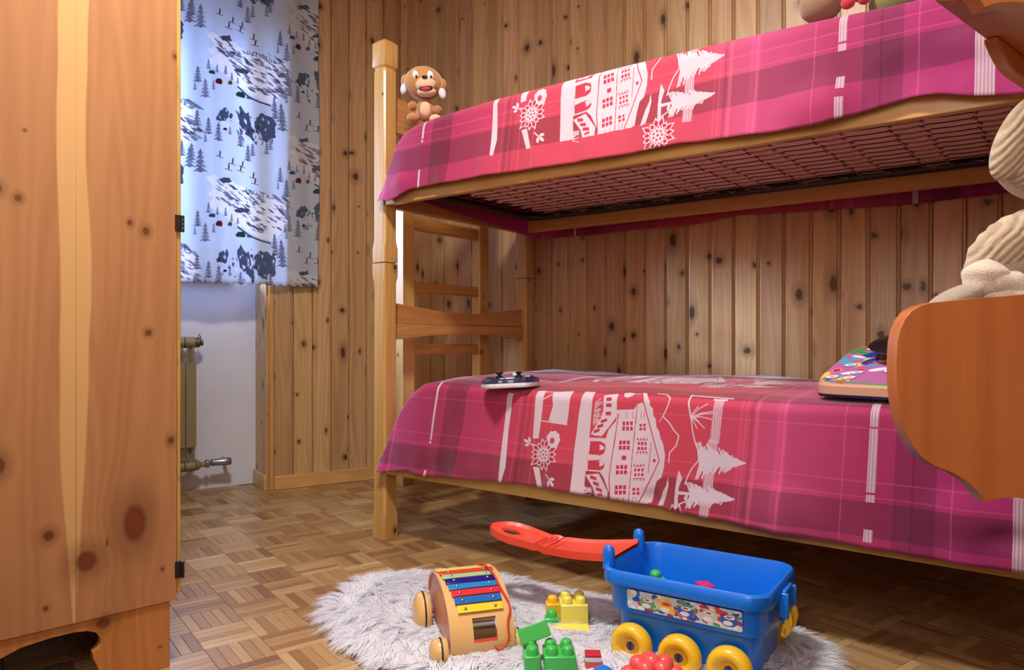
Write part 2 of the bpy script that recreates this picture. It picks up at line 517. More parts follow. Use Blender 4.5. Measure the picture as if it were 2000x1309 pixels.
# tongue and groove planks: local x along the wall, local -y into the room
PITCH = 0.0945
def plank_mesh(w=PITCH, h=2.62, z0=0.0, bead=True):
    # profile (x, y) : face at y=-0.012
    pr = [(0.0008, 0.0), (0.0008, -0.0075), (0.0036, -0.0118), (0.0050, -0.0122), (w-0.0135, -0.0122), (w-0.0118, -0.0112), (w-0.0104, -0.0058), (w-0.0030, -0.0058), (w-0.0022, -0.0030), (w-0.0008, -0.0024), (w-0.0008, 0.0)]
    m = MB(); m.prism([(x, y) for x, y in pr][::-1], z0, h)
    return m
pl0 = plank_mesh().build('plank', M_wall, None, smooth=False)
pl_me = pl0.data
bpy.data.objects.remove(pl0)
def plank_wall(name, origin, rz, x0, x1, back_y=0.0, thick=0.08, h=2.62, z0=0.0, mesh=None, first=0.0):
    root = empty(name, origin, rz, kind='structure')
    b = MB(); b.box(x0, x1, 0.0, thick, z0, h); bb = b.build('backing', M_dark, root)
    x = x0 + first; n = 0
    while x < x1 - 0.01:
        o = bpy.data.objects.new('plank', mesh or pl_me); col.objects.link(o); o.parent = root
        o.location = (x, 0, 0)
        if x + PITCH > x1:
            o.scale = ((x1-x)/PITCH, 1, 1)
        x += PITCH; n += 1
    return root
# bed wall (right)
wr = plank_wall('wall_right', CORNER, BED_R, 0.0, 3.2, first=0.0)
# window wall right of the niche: local x from niche edge to corner
wl_len = (CORNER - W0).length
ww = plank_wall('wall_window', W0, WALL_R, 0.022, wl_len, first=0.0)
tb = MB(); tb.box(0.0, 0.022, -0.014, 0.08, 0, 2.62); tb.build('corner_strip', M_post, ww, bevel=0.002)
# niche return (planks facing left) : runs from W0 back by 0.2
ND = 0.205
ret = plank_wall('wall_niche_side', W0 - WN*0.0, WALL_R - PI/2, -ND, -0.002, thick=0.02, first=-0.02)
ret.location = W0 + WD*0.0
# niche back wall, white plaster with the window opening
def WP(t, d, z=0):                 # point along window wall, d = depth behind the wall face
    p = W0 + WD*t - WN*d
    return (p.x, p.y, z)
nb = empty('wall_niche', W0, WALL_R, kind='structure')
b = MB(); b.box(-1.7, 0.02, ND, ND+0.12, 0, 1.03); b.box(-1.7, -1.20, ND, ND+0.12, 1.03, 2.62); b.box(-0.14, 0.02, ND, ND+0.12, 1.03, 2.62); b.box(-1.20, -0.14, ND, ND+0.12, 2.2, 2.62)
b.build('plaster', M_white, nb)
# window
M_frame = plain('window_paint', (225, 222, 214), 0.4, noise=0.04)
wn = empty('window_1', WP(-0.67, ND+0.06, 1.03), WALL_R, kind='structure')
b = MB(); b.box(-0.53,-0.48,-0.03,0.03,0,1.17); b.box(0.48,0.53,-0.03,0.03,0,1.17); b.box(-0.02,0.02,-0.02,0.02,0.06,1.11); b.box(-0.48,0.48,-0.03,0.03,0,0.06); b.box(-0.48,0.48,-0.03,0.03,1.11,1.17)
b.build('window_frame', M_frame, wn, bevel=0.003)
T = NT('window_glass')
tr = T.node('ShaderNodeBsdfTransparent'); gl = T.node('ShaderNodeBsdfGlossy'); gl.inputs['Roughness'].default_value = 0.02
mx = T.node('ShaderNodeMixShader'); mx.inputs[0].default_value = 0.08
T.t.links.new(tr.outputs[0], mx.inputs[1]); T.t.links.new(gl.outputs[0], mx.inputs[2]); T.t.links.new(mx.outputs[0], T.n['Material Output'].inputs[0])
for sx in (-0.25, 0.25):
    b = MB(); b.box(sx-0.23, sx+0.23, -0.004, 0.004, 0.06, 1.11); b.build('pane', T.m, wn)
b = MB(); b.box(-0.55, 0.55, -0.12, 0.0, -0.025, 0.0); b.build('window_sill', M_frame, wn, bevel=0.003)
# left closing walls and the walls behind the camera
LW0 = W0 - WD*1.7
def solid_wall(name, p, q, mat, thick=0.08, h=2.62):
    d = (q-p); L = d.length; r = math.atan2(d.y, d.x)
    b = MB(); b.box(0, L, 0, thick, 0, h); o = b.build(name, mat); o.location = p; o.rotation_euler = (0,0,r)
    return tag(o, kind='structure')
LWc = W0 - WD*1.62 - WN*0.3
LWd = LWc + WN*4.3
solid_wall('wall_left', Vector((LWd.x, LWd.y, 0)), Vector((LWc.x, LWc.y, 0)), M_wall)
solid_wall('wall_end', END + V*0.1, BACK, M_wall)
solid_wall('wall_back', BACK + U*0.05, Vector((LWd.x-0.1, LWd.y, 0)), M_wall)
# baseboards
bb = MB(); bb.box(0.022, wl_len-0.0, -0.026, -0.011, 0, 0.066)
o = bb.build('baseboard_window', M_rail, None, bevel=0.003); o.location = W0; o.rotation_euler = (0,0,WALL_R); tag(o, kind='structure')
bb = MB(); bb.box(-ND, 0.012, -0.026, -0.011, 0, 0.072)
o = bb.build('baseboard_niche', M_rail, None, bevel=0.003); o.location = W0; o.rotation_euler = (0,0,WALL_R-PI/2); tag(o, kind='structure')
bb = MB(); bb.box(0.02, 3.18, -0.026, -0.011, 0, 0.066)
o = bb.build('baseboard_right', M_rail, None, bevel=0.003); o.location = CORNER; o.rotation_euler = (0,0,BED_R); tag(o, kind='structure')

# ------------------------------------------------------------ wardrobe
kn = [(0.086,0.332,0.0225,0.56),(0.178,0.269,0.019,0.92),(0.245,0.334,0.009,0.9),(0.296,1.001,0.006,0.9),(0.330,1.015,0.008,0.8),(0.064,0.960,0.0065,0.8),(0.096,0.975,0.0045,0.8),(0.059,0.740,0.0065,1.0),(0.012,0.502,0.006,0.8),(0.142,0.132,0.013,1.25),(0.003,1.354,0.004,0.8),(0.328,0.483,0.011,0.7),(0.285,1.135,0.0026,1.0),(0.030,0.221,0.003,0.8),(0.14,0.30,0.002,0.3),(0.25,0.19,0.004,1.0)]
kn = [(-a_, z_, r_, s_) for a_, z_, r_, s_ in kn]
st = [(0.0, -0.19, 0.0), (0.20, -0.2, 0.005), (0.33, -0.201, 0.013), (0.48, -0.203, 0.022), (0.70, -0.199, 0.026), (0.90, -0.197, 0.028), (1.10, -0.205, 0.026), (1.5, -0.196, 0.028)]
def wardrobe_mat():
    # the curve helper wants positive numbers, so the panel is measured with a = -x
    return pine('wardrobe_pine', (178, 126, 82), (152, 100, 62), knots=[(-a_, z_, r_, s_) for a_, z_, r_, s_ in kn], stripe=([(z_, -c_, w_) for z_, c_, w_ in st], (206, 162, 104)), axis='z', rough=0.33, vary=0, kcol=(82, 30, 18), coat=0.2)
M_ward = wardrobe_mat()
PDIR = Vector((-0.727, -0.687, 0)).normalized()      # from the visible edge towards the camera
PN = Vector((-PDIR.y, PDIR.x, 0))                    # into the carcass?
if PN.dot(Vector((0.746, -1.62, 0))) > 0: PN = -PN   # away from the camera
ward = bpy.data.objects.new('wardrobe', None); col.objects.link(ward)
# local x = PDIR (positive towards the camera), local y chosen so that +y faces the camera
rzw = math.atan2(PDIR.y, PDIR.x)
ly = Vector((-math.sin(rzw), math.cos(rzw), 0))
sgn = 1.0 if ly.dot(PN) > 0 else -1.0                # sgn*local y = into the carcass
ward.location = (-0.746, 1.62, 0); ward.rotation_euler = (0, 0, rzw)
tag(ward, 'tall varnished pine wardrobe with big knots, standing at the left edge', 'wardrobe')
def wy(a, b): return (min(sgn*a, sgn*b), max(sgn*a, sgn*b))
y0, y1 = wy(0, 0.02)
for a0, a1 in ((0.0, 0.197), (0.197, 0.402), (0.402, 0.56)):
    b = MB(); b.box(a0, a1, y0, y1, 0.147, 2.05); b.build('panel_board', M_ward, ward, bevel=0.0007)
y0, y1 = wy(0.88, 0.90)
b = MB(); b.box(0.0, 0.56, y0, y1, 0.147, 2.05); b.build('side_panel', M_post, ward, bevel=0.0015)
y0, y1 = wy(0.02, 0.88)
b = MB(); b.box(0.54, 0.56, y0, y1, 0.147, 2.03); b.build('back_panel', M_post, ward)
b = MB(); b.box(0.0, 0.54, y0, y1, 0.147, 0.167); b.build('bottom_board', M_rail, ward)
b = MB(); b.box(-0.02, 0.57, wy(-0.01,0.91)[0], wy(-0.01,0.91)[1], 2.05, 2.09); b.build('top_board', M_rail, ward, bevel=0.004)
for a_, c_ in ((0.004, 0.447), (0.453, 0.896)):
    y0, y1 = wy(a_, c_)
    b = MB(); b.box(-0.0105, -0.0012, y0, y1, 0.160, 2.04)
    d = b.build('door', M_post, ward, bevel=0.002)
    y0, y1 = wy(0.42 if a_ < 0.1 else 0.47, 0.43 if a_ < 0.1 else 0.48)
    b = MB(); b.box(-0.03, -0.0105, y0, y1, 1.0, 1.12); b.build('handle', plain('ward_handle', (60,45,35), 0.4, 0.8), d, bevel=0.003)
M_iron = plain('hinge_metal', (64, 60, 56), 0.45, 0.85, noise=0.2)
for hz in (0.985, 0.213):
    b = MB(); y0, y1 = wy(-0.004, 0.012)
    for k in range(4): b.lathe([(0.0001,0),(0.0042,0.0005),(0.0042,0.0085),(0.0001,0.009)], 10, Matrix.Translation((-0.0115, sgn*-0.003, hz-0.02+k*0.0095)))
    b.box(-0.010, 0.004, min(sgn*-0.0015, 0), max(sgn*-0.0015, 0), hz-0.018, hz+0.018)
    b.build('hinge', M_iron, ward, smooth=True)
# plinth with a scalloped cut-out
ol = [(0.013,0.0),(0.013,0.147),(0.56,0.147),(0.56,0.0),(0.45,0.0),(0.42,0.05),(0.43,0.08),(0.41,0.10),(0.34,0.105),(0.29,0.122),(0.24,0.127),(0.20,0.127),(0.175,0.123),(0.160,0.116),(0.152,0.104),(0.151,0.092),(0.157,0.083),(0.166,0.077),(0.164,0.062),(0.157,0.045),(0.152,0.025),(0.150,0.0)]
y0, y1 = wy(0.004, 0.024)
b = MB(); b.prism(ol, y0, y1, 'y')
M_plinth = pine('plinth_pine', (186, 126, 66), (152, 90, 44), knots=[(0.142,0.132,0.013,1.25),(0.03,0.05,0.0025,1.0),(0.5,0.12,0.006,1.0)], axis='z', vary=0, kcol=(82,30,18))
b.build('plinth', M_plinth, ward, bevel=0.0015)
y0, y1 = wy(0.024, 0.88)
b = MB(); b.box(0.013, 0.03, y0, y1, 0.0, 0.147); b.build('plinth', M_head, ward)
b = MB(); b.box(0.53, 0.55, y0, y1, 0.0, 0.147); b.build('plinth', M_head, ward)

# ------------------------------------------------------------ radiator
M_rad = plain('radiator_enamel', (140, 128, 96), 0.42, noise=0.05, nscale=12)
rd = empty('radiator', WP(-0.40, ND, 0), WALL_R, 'beige ribbed radiator on the white wall below the curtain', 'radiator')
# local x along wall, -y into the room
RX = [0.0 - 0.058*k for k in range(9)]
x_r = 0.092
for k in range(10):
    xc = x_r - 0.028 - 0.0475*k
    b = MB()
    b.prism([(xc-0.022,-0.15),(xc+0.022,-0.15),(xc+0.022,-0.142),(xc+0.003,-0.138),(xc+0.003,-0.07),(xc+0.022,-0.066),(xc+0.022,-0.058),(xc-0.022,-0.058),(xc-0.022,-0.066),(xc-0.003,-0.07),(xc-0.003,-0.138),(xc-0.022,-0.142)], 0.225, 0.615)
    b.tube([(xc,-0.105,0.15),(xc,-0.105,0.70)], 0.011, 8)
    b.tube([(xc-0.012,-0.135,0.16),(xc-0.012,-0.135,0.69)], 0.004, 6); b.tube([(xc+0.012,-0.135,0.16),(xc+0.012,-0.135,0.69)], 0.004, 6)
    for zz in (0.135, 0.71):
        b.loft([[(xc+sx*0.0232, -0.105+ry*math.cos(t), zz+rz_*math.sin(t)) for t in [2*PI*q/14 for q in range(14)]] for sx, ry, rz_ in ((-1,0.028,0.022),(-0.9,0.034,0.027),(0.9,0.034,0.027),(1,0.028,0.022))])
    b.build('section', M_rad, rd, smooth=True)
M_chrome = plain('valve_metal', (150, 155, 165), 0.3, 0.9, noise=0.1)
M_brass = plain('tarnished_brass', (104, 96, 72), 0.4, 0.7, noise=0.25, nscale=60)
Rx = Matrix.Rotation(PI/2, 4, 'Y')
b = MB(); b.lathe([(0.001,0),(0.024,0.001),(0.024,0.018),(0.016,0.024),(0.016,0.034),(0.001,0.035)], 12, Matrix.Translation((x_r-0.004,-0.105,0.71)) @ Rx); b.build('end_plug', M_brass, rd, smooth=True)
b = MB(); b.lathe([(0.001,0),(0.026,0.001),(0.024,0.014),(0.012,0.026),(0.012,0.044),(0.001,0.045)], 12, Matrix.Translation((x_r-0.004,-0.105,0.135)) @ Rx); b.build('union', M_rad, rd, smooth=True)
b = MB(); b.lathe([(0.001,0),(0.020,0.0005),(0.020,0.018),(0.011,0.019),(0.011,0.026),(0.001,0.027)], 6, Matrix.Translation((x_r+0.040,-0.105,0.137)) @ Rx); b.build('valve_nut', M_chrome, rd, bevel=0.0015)
b = MB(); b.lathe([(0.001,0),(0.014,0.0005),(0.017,0.004),(0.017,0.05),(0.019,0.056),(0.019,0.085),(0.016,0.090),(0.001,0.091)], 18, Matrix.Translation((x_r+0.066,-0.105,0.140)) @ Rx); b.tube([(x_r+0.14,-0.105,0.14),(x_r+0.14,0.0,0.14)], 0.009, 8)
v_ = b.build('valve', M_chrome, rd, smooth=True)
b = MB(); b.tube([(x_r+0.01,-0.105,0.735),(x_r+0.014,-0.105,0.75),(x_r+0.02,-0.105,0.735),(x_r+0.018,-0.105,0.72)], 0.0025, 6); b.build('air_vent_key', M_brass, rd, smooth=True)
for q in (-0.33, 0.03):
    b = MB(); b.box(q, q+0.02, -0.1, 0, 0.64, 0.66); b.build('bracket', M_rad, rd)

# ------------------------------------------------------------ curtain
C = Canvas(760, 1500, (202, 209, 222))
def cm(x, y): return (x+110, y+220)
G1 = (128, 136, 160); G2 = (92, 104, 130); DK = (92, 110, 138)
rr = random.Random(5)
def jag(pts, amp):
    out = []
    for i in range(len(pts)):
        a, b2 = pts[i], pts[(i+1) % len(pts)]
        n = max(1, int(math.hypot(b2[0]-a[0], b2[1]-a[1])//9))
        for k in range(n):
            t = k/n; out.append((a[0]+(b2[0]-a[0])*t+rr.uniform(-amp, amp), a[1]+(b2[1]-a[1])*t+rr.uniform(-amp, amp)))
    return out
def tree_(x, y, h, c=G1):
    w = h*0.30
    for k in range(5):
        t = k/5; yy = y-h+h*t
        ww_ = w*(0.25+0.75*(k+1)/5)
        C.poly([cm(x, yy), cm(x-ww_, yy+h*0.27), cm(x-ww_*0.4, yy+h*0.24), cm(x, yy+h*0.3), cm(x+ww_*0.5, yy+h*0.23), cm(x+ww_, yy+h*0.27)], c)
    for _ in range(int(h/2.5)):
        a_ = rr.uniform(-w*.6, w*.6); C.disc(*cm(x+a_, y-rr.uniform(0, h*.7)*(1-abs(a_)/w)), 2, 1.2, (175, 182, 200))
    C.line([cm(x, y), cm(x, y+h*0.06)], 3, G2)
def motif(ox, oy):
    def q(pts): return [cm(x+ox, y+oy) for x, y in pts]
    # big white range
    C.poly(q(jag([(120,205),(150,190),(175,205),(205,188),(240,215),(275,225),(300,245),(330,232),(365,245),(400,250),(425,265),(455,262),(465,300),(470,340),(440,395),(400,450),(340,430),(290,405),(230,375),(180,345),(120,320),(150,290),(125,270),(155,245)], 4)), (222, 220, 224))
    for _ in range(200):
        x, y = rr.uniform(150, 450), rr.uniform(200, 400)
        if y > 220 + (x-150)*0.75 + 60 or y < 205 + (x-150)*0.12: continue
        L = rr.uniform(14, 46)
        C.poly(q(jag([(x, y), (x+L*.5, y+L*.12), (x+L, y+L*.5), (x+L*.55, y+L*.42)], 3)), rr.choice((G1, (150,156,176), G2)), 0.85)
    C.poly(q(jag([(235,325),(270,310),(305,315),(290,330),(240,335)], 3)), G2)
    C.poly(q(jag([(170,205),(215,190),(225,208),(190,216)], 3)), G2)
    for t in range(14):
        x = 290 + t*10 + rr.uniform(-4, 4); tree_(x+ox, oy+300+t*2+rr.uniform(-3, 3)-58, 16, G2)
    C.line(q([(250,395),(300,425),(350,445),(385,455)]), 7, G2)
    # dark rocks
    C.poly(q(jag([(160,550),(175,505),(205,490),(215,510),(200,550)], 4)), DK)
    C.poly(q(jag([(245,500),(265,470),(285,500),(300,490),(310,540),(325,620),(290,590),(260,560)], 4)), DK)
    C.poly(q(jag([(325,510),(350,488),(385,500),(408,525),(405,590),(370,615),(345,600),(325,560)], 4)), DK)
    for _ in range(70):
        x, y = rr.uniform(165, 400), rr.uniform(480, 610)
        L = rr.uniform(8, 26)
        C.poly(q(jag([(x, y), (x+L*.4, y+L*.3), (x+L*.3, y+L), (x-L*.1, y+L*.6)], 3)), rr.choice((G1, (214, 216, 224), G2, (70,84,108), (222,222,228))), 0.85)
    for x, y, h in ((90,400,62),(118,460,72),(80,435,30),(150,425,36),(165,350,30),(130,345,40),(200,350,34),(225,370,30),(250,380,26),(402,472,60),(432,512,78),(450,400,34),(130,610,66),(170,630,72),(118,645,30),(218,598,30),(262,640,60),(295,695,66),(315,670,50),(385,640,50),(370,660,46),(68,720,66),(100,765,90),(460,340,60)):
        tree_(x+ox, y+oy, h, rr.choice((G1, G1, (140,148,172))))
    for x, y, rx, ry, c in ((172,387,15,12,(120,40,58)),(218,384,9,9,(112,104,60)),(143,357,14,8,(60,100,104)),(262,424,22,12,(50,92,92)),(197,581,8,5,(90,40,48)),(300,428,12,6,DK)):
        C.poly(q([(x-rx,y+ry*.4),(x-rx*.5,y-ry*.7),(x+rx*.6,y-ry),(x+rx,y),(x+rx*.8,y+ry),(x-rx*.7,y+ry)]), c)
    for x, y in ((175,690),(228,712),(212,738),(262,738),(318,758),(325,782),(270,718)):
        C.line(q([(x-16,y+8),(x+14,y+14)]), 2, (70,72,86)); C.line(q([(x,y+8),(x+2,y-8)]), 5, (84,58,52)); C.disc(*cm(x+2+ox,y-11+oy), 3, 3, DK)
for k in (-1, 0, 1):
    motif(0, k*590 - 0); motif(-372, k*590+236-0)
    motif(338, k*590+372)
im_c = C.image('alpine_print', flip=True)
M_curt = printed('curtain_cloth', im_c, 0.9, transl=0.42, weave=0.25)
nx_, nz_ = 120, 70
cv = []; cf = []
for j in range(nz_+1):
    for i in range(nx_+1):
        t = -0.47 + (0.226+0.47)*i/nx_; z = 0.982 + (2.45-0.982)*j/nz_
        zz = z if j > 0 else z - 0.004*math.sin(i*0.9)
        d = -0.060 - 0.012*math.sin(t*21+0.6) - 0.006*math.sin(t*47+z*1.5) - 0.018*max(0, (t-0.02)/0.2)*math.cos(t*30)*0.5
        tt = t + 0.004*math.sin(z*5)
        cv.append((tt, d, zz))
for j in range(nz_):
    for i in range(nx_):
        a_ = j*(nx_+1)+i; cf.append((a_, a_+1, a_+nx_+2, a_+nx_+1))
b = MB(); b.add(cv, cf); cu = b.build('curtain', M_curt, None, smooth=True)
setuv(cu, lambda co: np.stack([(600-(0.222-co[:,0])/0.001077+110)/760, 1-((1225-(co[:,2]-0.98)/0.0011)+220)/1500], 1))
sm = cu.modifiers.new('solid', 'SOLIDIFY'); sm.thickness = 0.0012
cu.location = W0; cu.rotation_euler = (0, 0, WALL_R)
tag(cu, 'blue-white curtain printed with snowy mountains, firs and skiers, hanging at the window', 'curtain')
b = MB(); b.tube([(-1.45,-0.06,2.47),(0.28,-0.06,2.47)], 0.011, 10); 
for q in (0.25,): b.box(q-0.008, q+0.008, -0.06, -0.012, 2.46, 2.48)
o = b.build('curtain_rod', M_brass, None, smooth=True); o.location = W0; o.rotation_euler = (0,0,WALL_R); tag(o, 'brass rod carrying the alpine curtain above the window', 'curtain rod')
# small cup hook on the niche side
b = MB(); b.tube([(0,0,0),(0,-0.02,0),(0,-0.028,0.006),(0,-0.022,0.014)], 0.002, 6); o = b.build('cup_hook', M_chrome, None, smooth=True)
p = W0 + WD*(-0.012) - WN*0.03; o.location = (p.x, p.y, 0.83); o.rotation_euler = (0,0,WALL_R-PI/2); tag(o, 'tiny metal hook screwed into the pine niche side', 'hook')

# ------------------------------------------------------------ bunk bed
bed = empty('bunk_bed', BED_O, BED_R, 'pine bunk bed with two bunks standing along the panelled wall', 'bunk bed')
PW = 0.066; BW = 0.851; BL = 1.97
def chamf(cx_, cy_, h, c):
    # square of half size h with corner cut c
    return [(cx_-h+c,cy_-h),(cx_+h-c,cy_-h),(cx_+h,cy_-h+c),(cx_+h,cy_+h-c),(cx_+h-c,cy_+h),(cx_-h+c,cy_+h),(cx_-h,cy_+h-c),(cx_-h,cy_-h+c)]
def post(x, y):
    cx_, cy_ = x+PW/2, y+PW/2
    h = PW/2
    b = MB()
    def seq(L):
        b.loft([[(p[0], p[1], z) for p in chamf(cx_, cy_, hh, c)] for z, hh, c in L])
    seq([(0.0,h,.002),(0.085,h,.002),(0.110,h-.002,.007),(0.93,h-.002,.007),(0.955,h,.002),(1.001,h,.002)])
    seq([(1.004,h,.002),(1.055,h,.002),(1.085,h-.002,.007),(1.695,h-.002,.007),(1.702,h-.003,.007),(1.709,h-.006,.006),(1.718,h,.0015),(1.802,h,.0015),(1.814,h-.012,.002)])
    return b.build('post', M_post, bed, bevel=0.0012)
for x in (-PW, BL-PW):
    for y in (0, BW): post(x, y)
for z0, z1 in ((0.240, 0.345), (1.208, 1.318)):
    b = MB(); b.box(0.0, BL-PW, 0.004, 0.029, z0, z1); b.build('side_rail', M_rail, bed, bevel=0.003)
    b = MB(); b.box(0.0, BL-PW, BW+PW-0.062, BW+PW-0.037, z0-0.002, z1-0.058); b.build('side_rail', M_rail, bed, bevel=0.003)
    b = MB(); b.box(0.0, BL-PW, BW+PW-0.037, BW+PW-0.006, z0+0.012, z1-0.05); b.build('side_rail', M_rail, bed, bevel=0.003)
    for x in (-0.040, BL-0.047):
        b = MB(); b.box(x, x+0.025, PW, BW, z0-0.002, z1-0.015); b.build('end_rail', M_head, bed, bevel=0.003)
# curved head and foot boards
def boards(x, zb):
    n = 24; top = []; bot = []
    for i in range(n+1):
        t = i/n; y = PW + (BW-PW)*t; q = math.sin(PI*t)
        sm_ = q**1.3
        top.append((y, zb + 0.132 - 0.029*sm_))
        bot.append((y, zb - 0.002 + 0.020*(math.sin(PI*min(1,max(0,(t-0.06)/0.88)))**0.8)))
    ol_ = [(y, zb+0.052) for y, _ in (top[0], top[-1])]
    b = MB(); b.prism([(PW, zb+0.055),(BW, zb+0.055)] + top[::-1], x, x+0.020, 'x'); b.build('headboard', M_head, bed, bevel=0.002)
    b = MB(); b.prism(bot + [(BW, zb+0.054),(PW, zb+0.054)], x-0.002, x+0.026, 'x'); b.build('headboard', M_head, bed, bevel=0.002)
for x in (-0.044, BL-0.048):
    for zb in (0.727, 1.49): boards(x, zb)
# steel mattress base of the upper bunk, seen from below
M_black = plain('black_steel', (13, 13, 16), 0.3, 0.0, noise=0.1, coat=0.3)
M_spring = plain('dark_spring_wire', (26, 20, 18), 0.45, 0.6, noise=0.15)
M_wire = plain('light_spring_wire', (170, 146, 130), 0.4, 0.5, noise=0.1)
def tube_frame(zc, x0, x1, y0, y1, r=0.016, rc=0.075):
    pts = []
    for cx_, cy_, a0 in ((x1-rc,y1-rc,0),(x0+rc,y1-rc,90),(x0+rc,y0+rc,180),(x1-rc,y0+rc,270)):
        for k in range(7):
            a = math.radians(a0+15*k); pts.append((cx_+rc*math.cos(a), cy_+rc*math.sin(a), zc))
    pts.append(pts[0]); pts.append(pts[1])
    b = MB(); b.tube(pts, r, 10, False); return b
tf = tube_frame(1.266, 0.048, BL-0.085, 0.05, BW+PW-0.085).build('base_frame', M_black, bed, smooth=True)
tf2 = tube_frame(0.30, 0.085, BL-0.085, 0.05, BW+PW-0.085).build('base_frame', M_black, bed, smooth=True)
ZS = 1.279
# wire links (share one mesh), in rows across the bunk
b = MB(); LL = 0.118
pth = [(-LL/2+0.006,0.007,0.001),(-LL/2-0.003,0.004,-0.002),(-LL/2,-0.004,-0.003),(-LL/2+0.012,-0.005,0)]
for k in range(7): pth.append((-LL/2+0.02+(LL-0.04)*k/6, -0.004+0.008*k/6, -0.001*math.sin(PI*k/6)))
pth += [(LL/2-0.012,0.005,0),(LL/2,0.004,-0.003),(LL/2+0.003,-0.004,-0.002),(LL/2-0.006,-0.007,0.001)]
b.tube(pth, 0.0014, 4); lk = b.build('wire_link', M_spring, tf, smooth=True)
b = MB()
for q in (-0.009, -0.003, 0.003, 0.009): b.tube([(-0.034,q*0.6,0.001),(0,q,-0.001),(0.034,q*0.6,0.001)], 0.0007, 4)
for q in (-0.036, 0.036): b.tube([(q-0.005,-0.012,0),(q,-0.004,-0.004),(q,0.006,-0.004),(q+0.005,0.013,0)], 0.0020, 4)
cn = b.build('wire_coil', M_wire, tf, smooth=True)
first = True; rows = 14; per = 0.186
for r_ in range(rows):
    y = 0.085 + r_*0.0545
    for k in range(9):
        x = 0.225 + k*per + (0.006*(r_ % 2))
        if first: o1, o2 = lk, cn; first = False
        else: o1, o2 = inst(lk, tf), inst(cn, tf)
        o1.location = (x, y, ZS-0.012); o2.location = (x+per/2, y+0.004, ZS-0.012)
# end springs that hook the mesh to the frame
b = MB()
hel = [( -0.030+0.060*k/72, 0.0042*math.cos(k*PI/3), 0.0042*math.sin(k*PI/3)) for k in range(73)]
b.tube([(-0.052,0,0.0),(-0.04,0,0.006)]+hel+[(0.045,0,0)], 0.0013, 3); es = b.build('end_spring', M_spring, tf, smooth=True)
first = True
for r_ in range(9):
    for x in (0.135, ):
        o1 = es if first else inst(es, tf); first = False
        o1.location = (x, 0.13 + r_*0.078, ZS-0.008)
# small hooks along the back tube
b = MB(); b.tube([(-0.014,-0.022,0.006),(-0.004,-0.016,0.002),(0.006,-0.018,-0.002),(0.016,-0.010,0.004)], 0.0018, 4); b.tube([(-0.012,-0.014,0.004),(0.012,-0.016,-0.003)], 0.0018, 4)
hk = b.build('wire_hook', M_wire, tf, smooth=True)
for k in range(13):
    o1 = hk if k == 0 else inst(hk, tf); o1.location = (0.2 + k*0.128, BW+PW-0.10, 1.262)

# ladder hooked on the head end
lad = empty('bunk_ladder', BP(-0.12, 0.20, 0), BED_R, 'narrow pine ladder hooked behind the head end of the bunk bed', 'ladder')
for y0_ in (0.020, 0.478):
    b = MB(); b.box(-0.026, 0.020, y0_-0.031, y0_+0.031, 0.15, 1.42); b.build('upright', M_post, lad, bevel=0.003)
for zz in (0.430, 0.682, 0.933, 1.182):
    b = MB(); b.box(-0.022, 0.012, 0.049, 0.449, zz-0.021, zz+(0.026 if zz > 1 else 0.021))
    b.build('rung', M_head, lad, bevel=0.006)

# ------------------------------------------------------------ mattresses
M_matt_up = plain('mattress_ticking_rose', (250, 212, 192), 0.85, noise=0.08, nscale=25)
def mattress(name, z0, z1, mat, label):
    b = MB(); b.box(0.09, BL-0.09, 0.034, BW-0.004, z0, z1)
    o = b.build(name, mat, None, bevel=0.022, seg=3); o.location = BED_O; o.rotation_euler = (0,0,BED_R)
    return tag(o, label, 'mattress')
mattress('mattress', 1.2795, 1.445, M_matt_up, 'rose-brown mattress seen through the springs of the upper bunk')
mattress('mattress', 0.318, 0.535, M_matt_up, 'rose-brown mattress under the cover of the lower bunk')

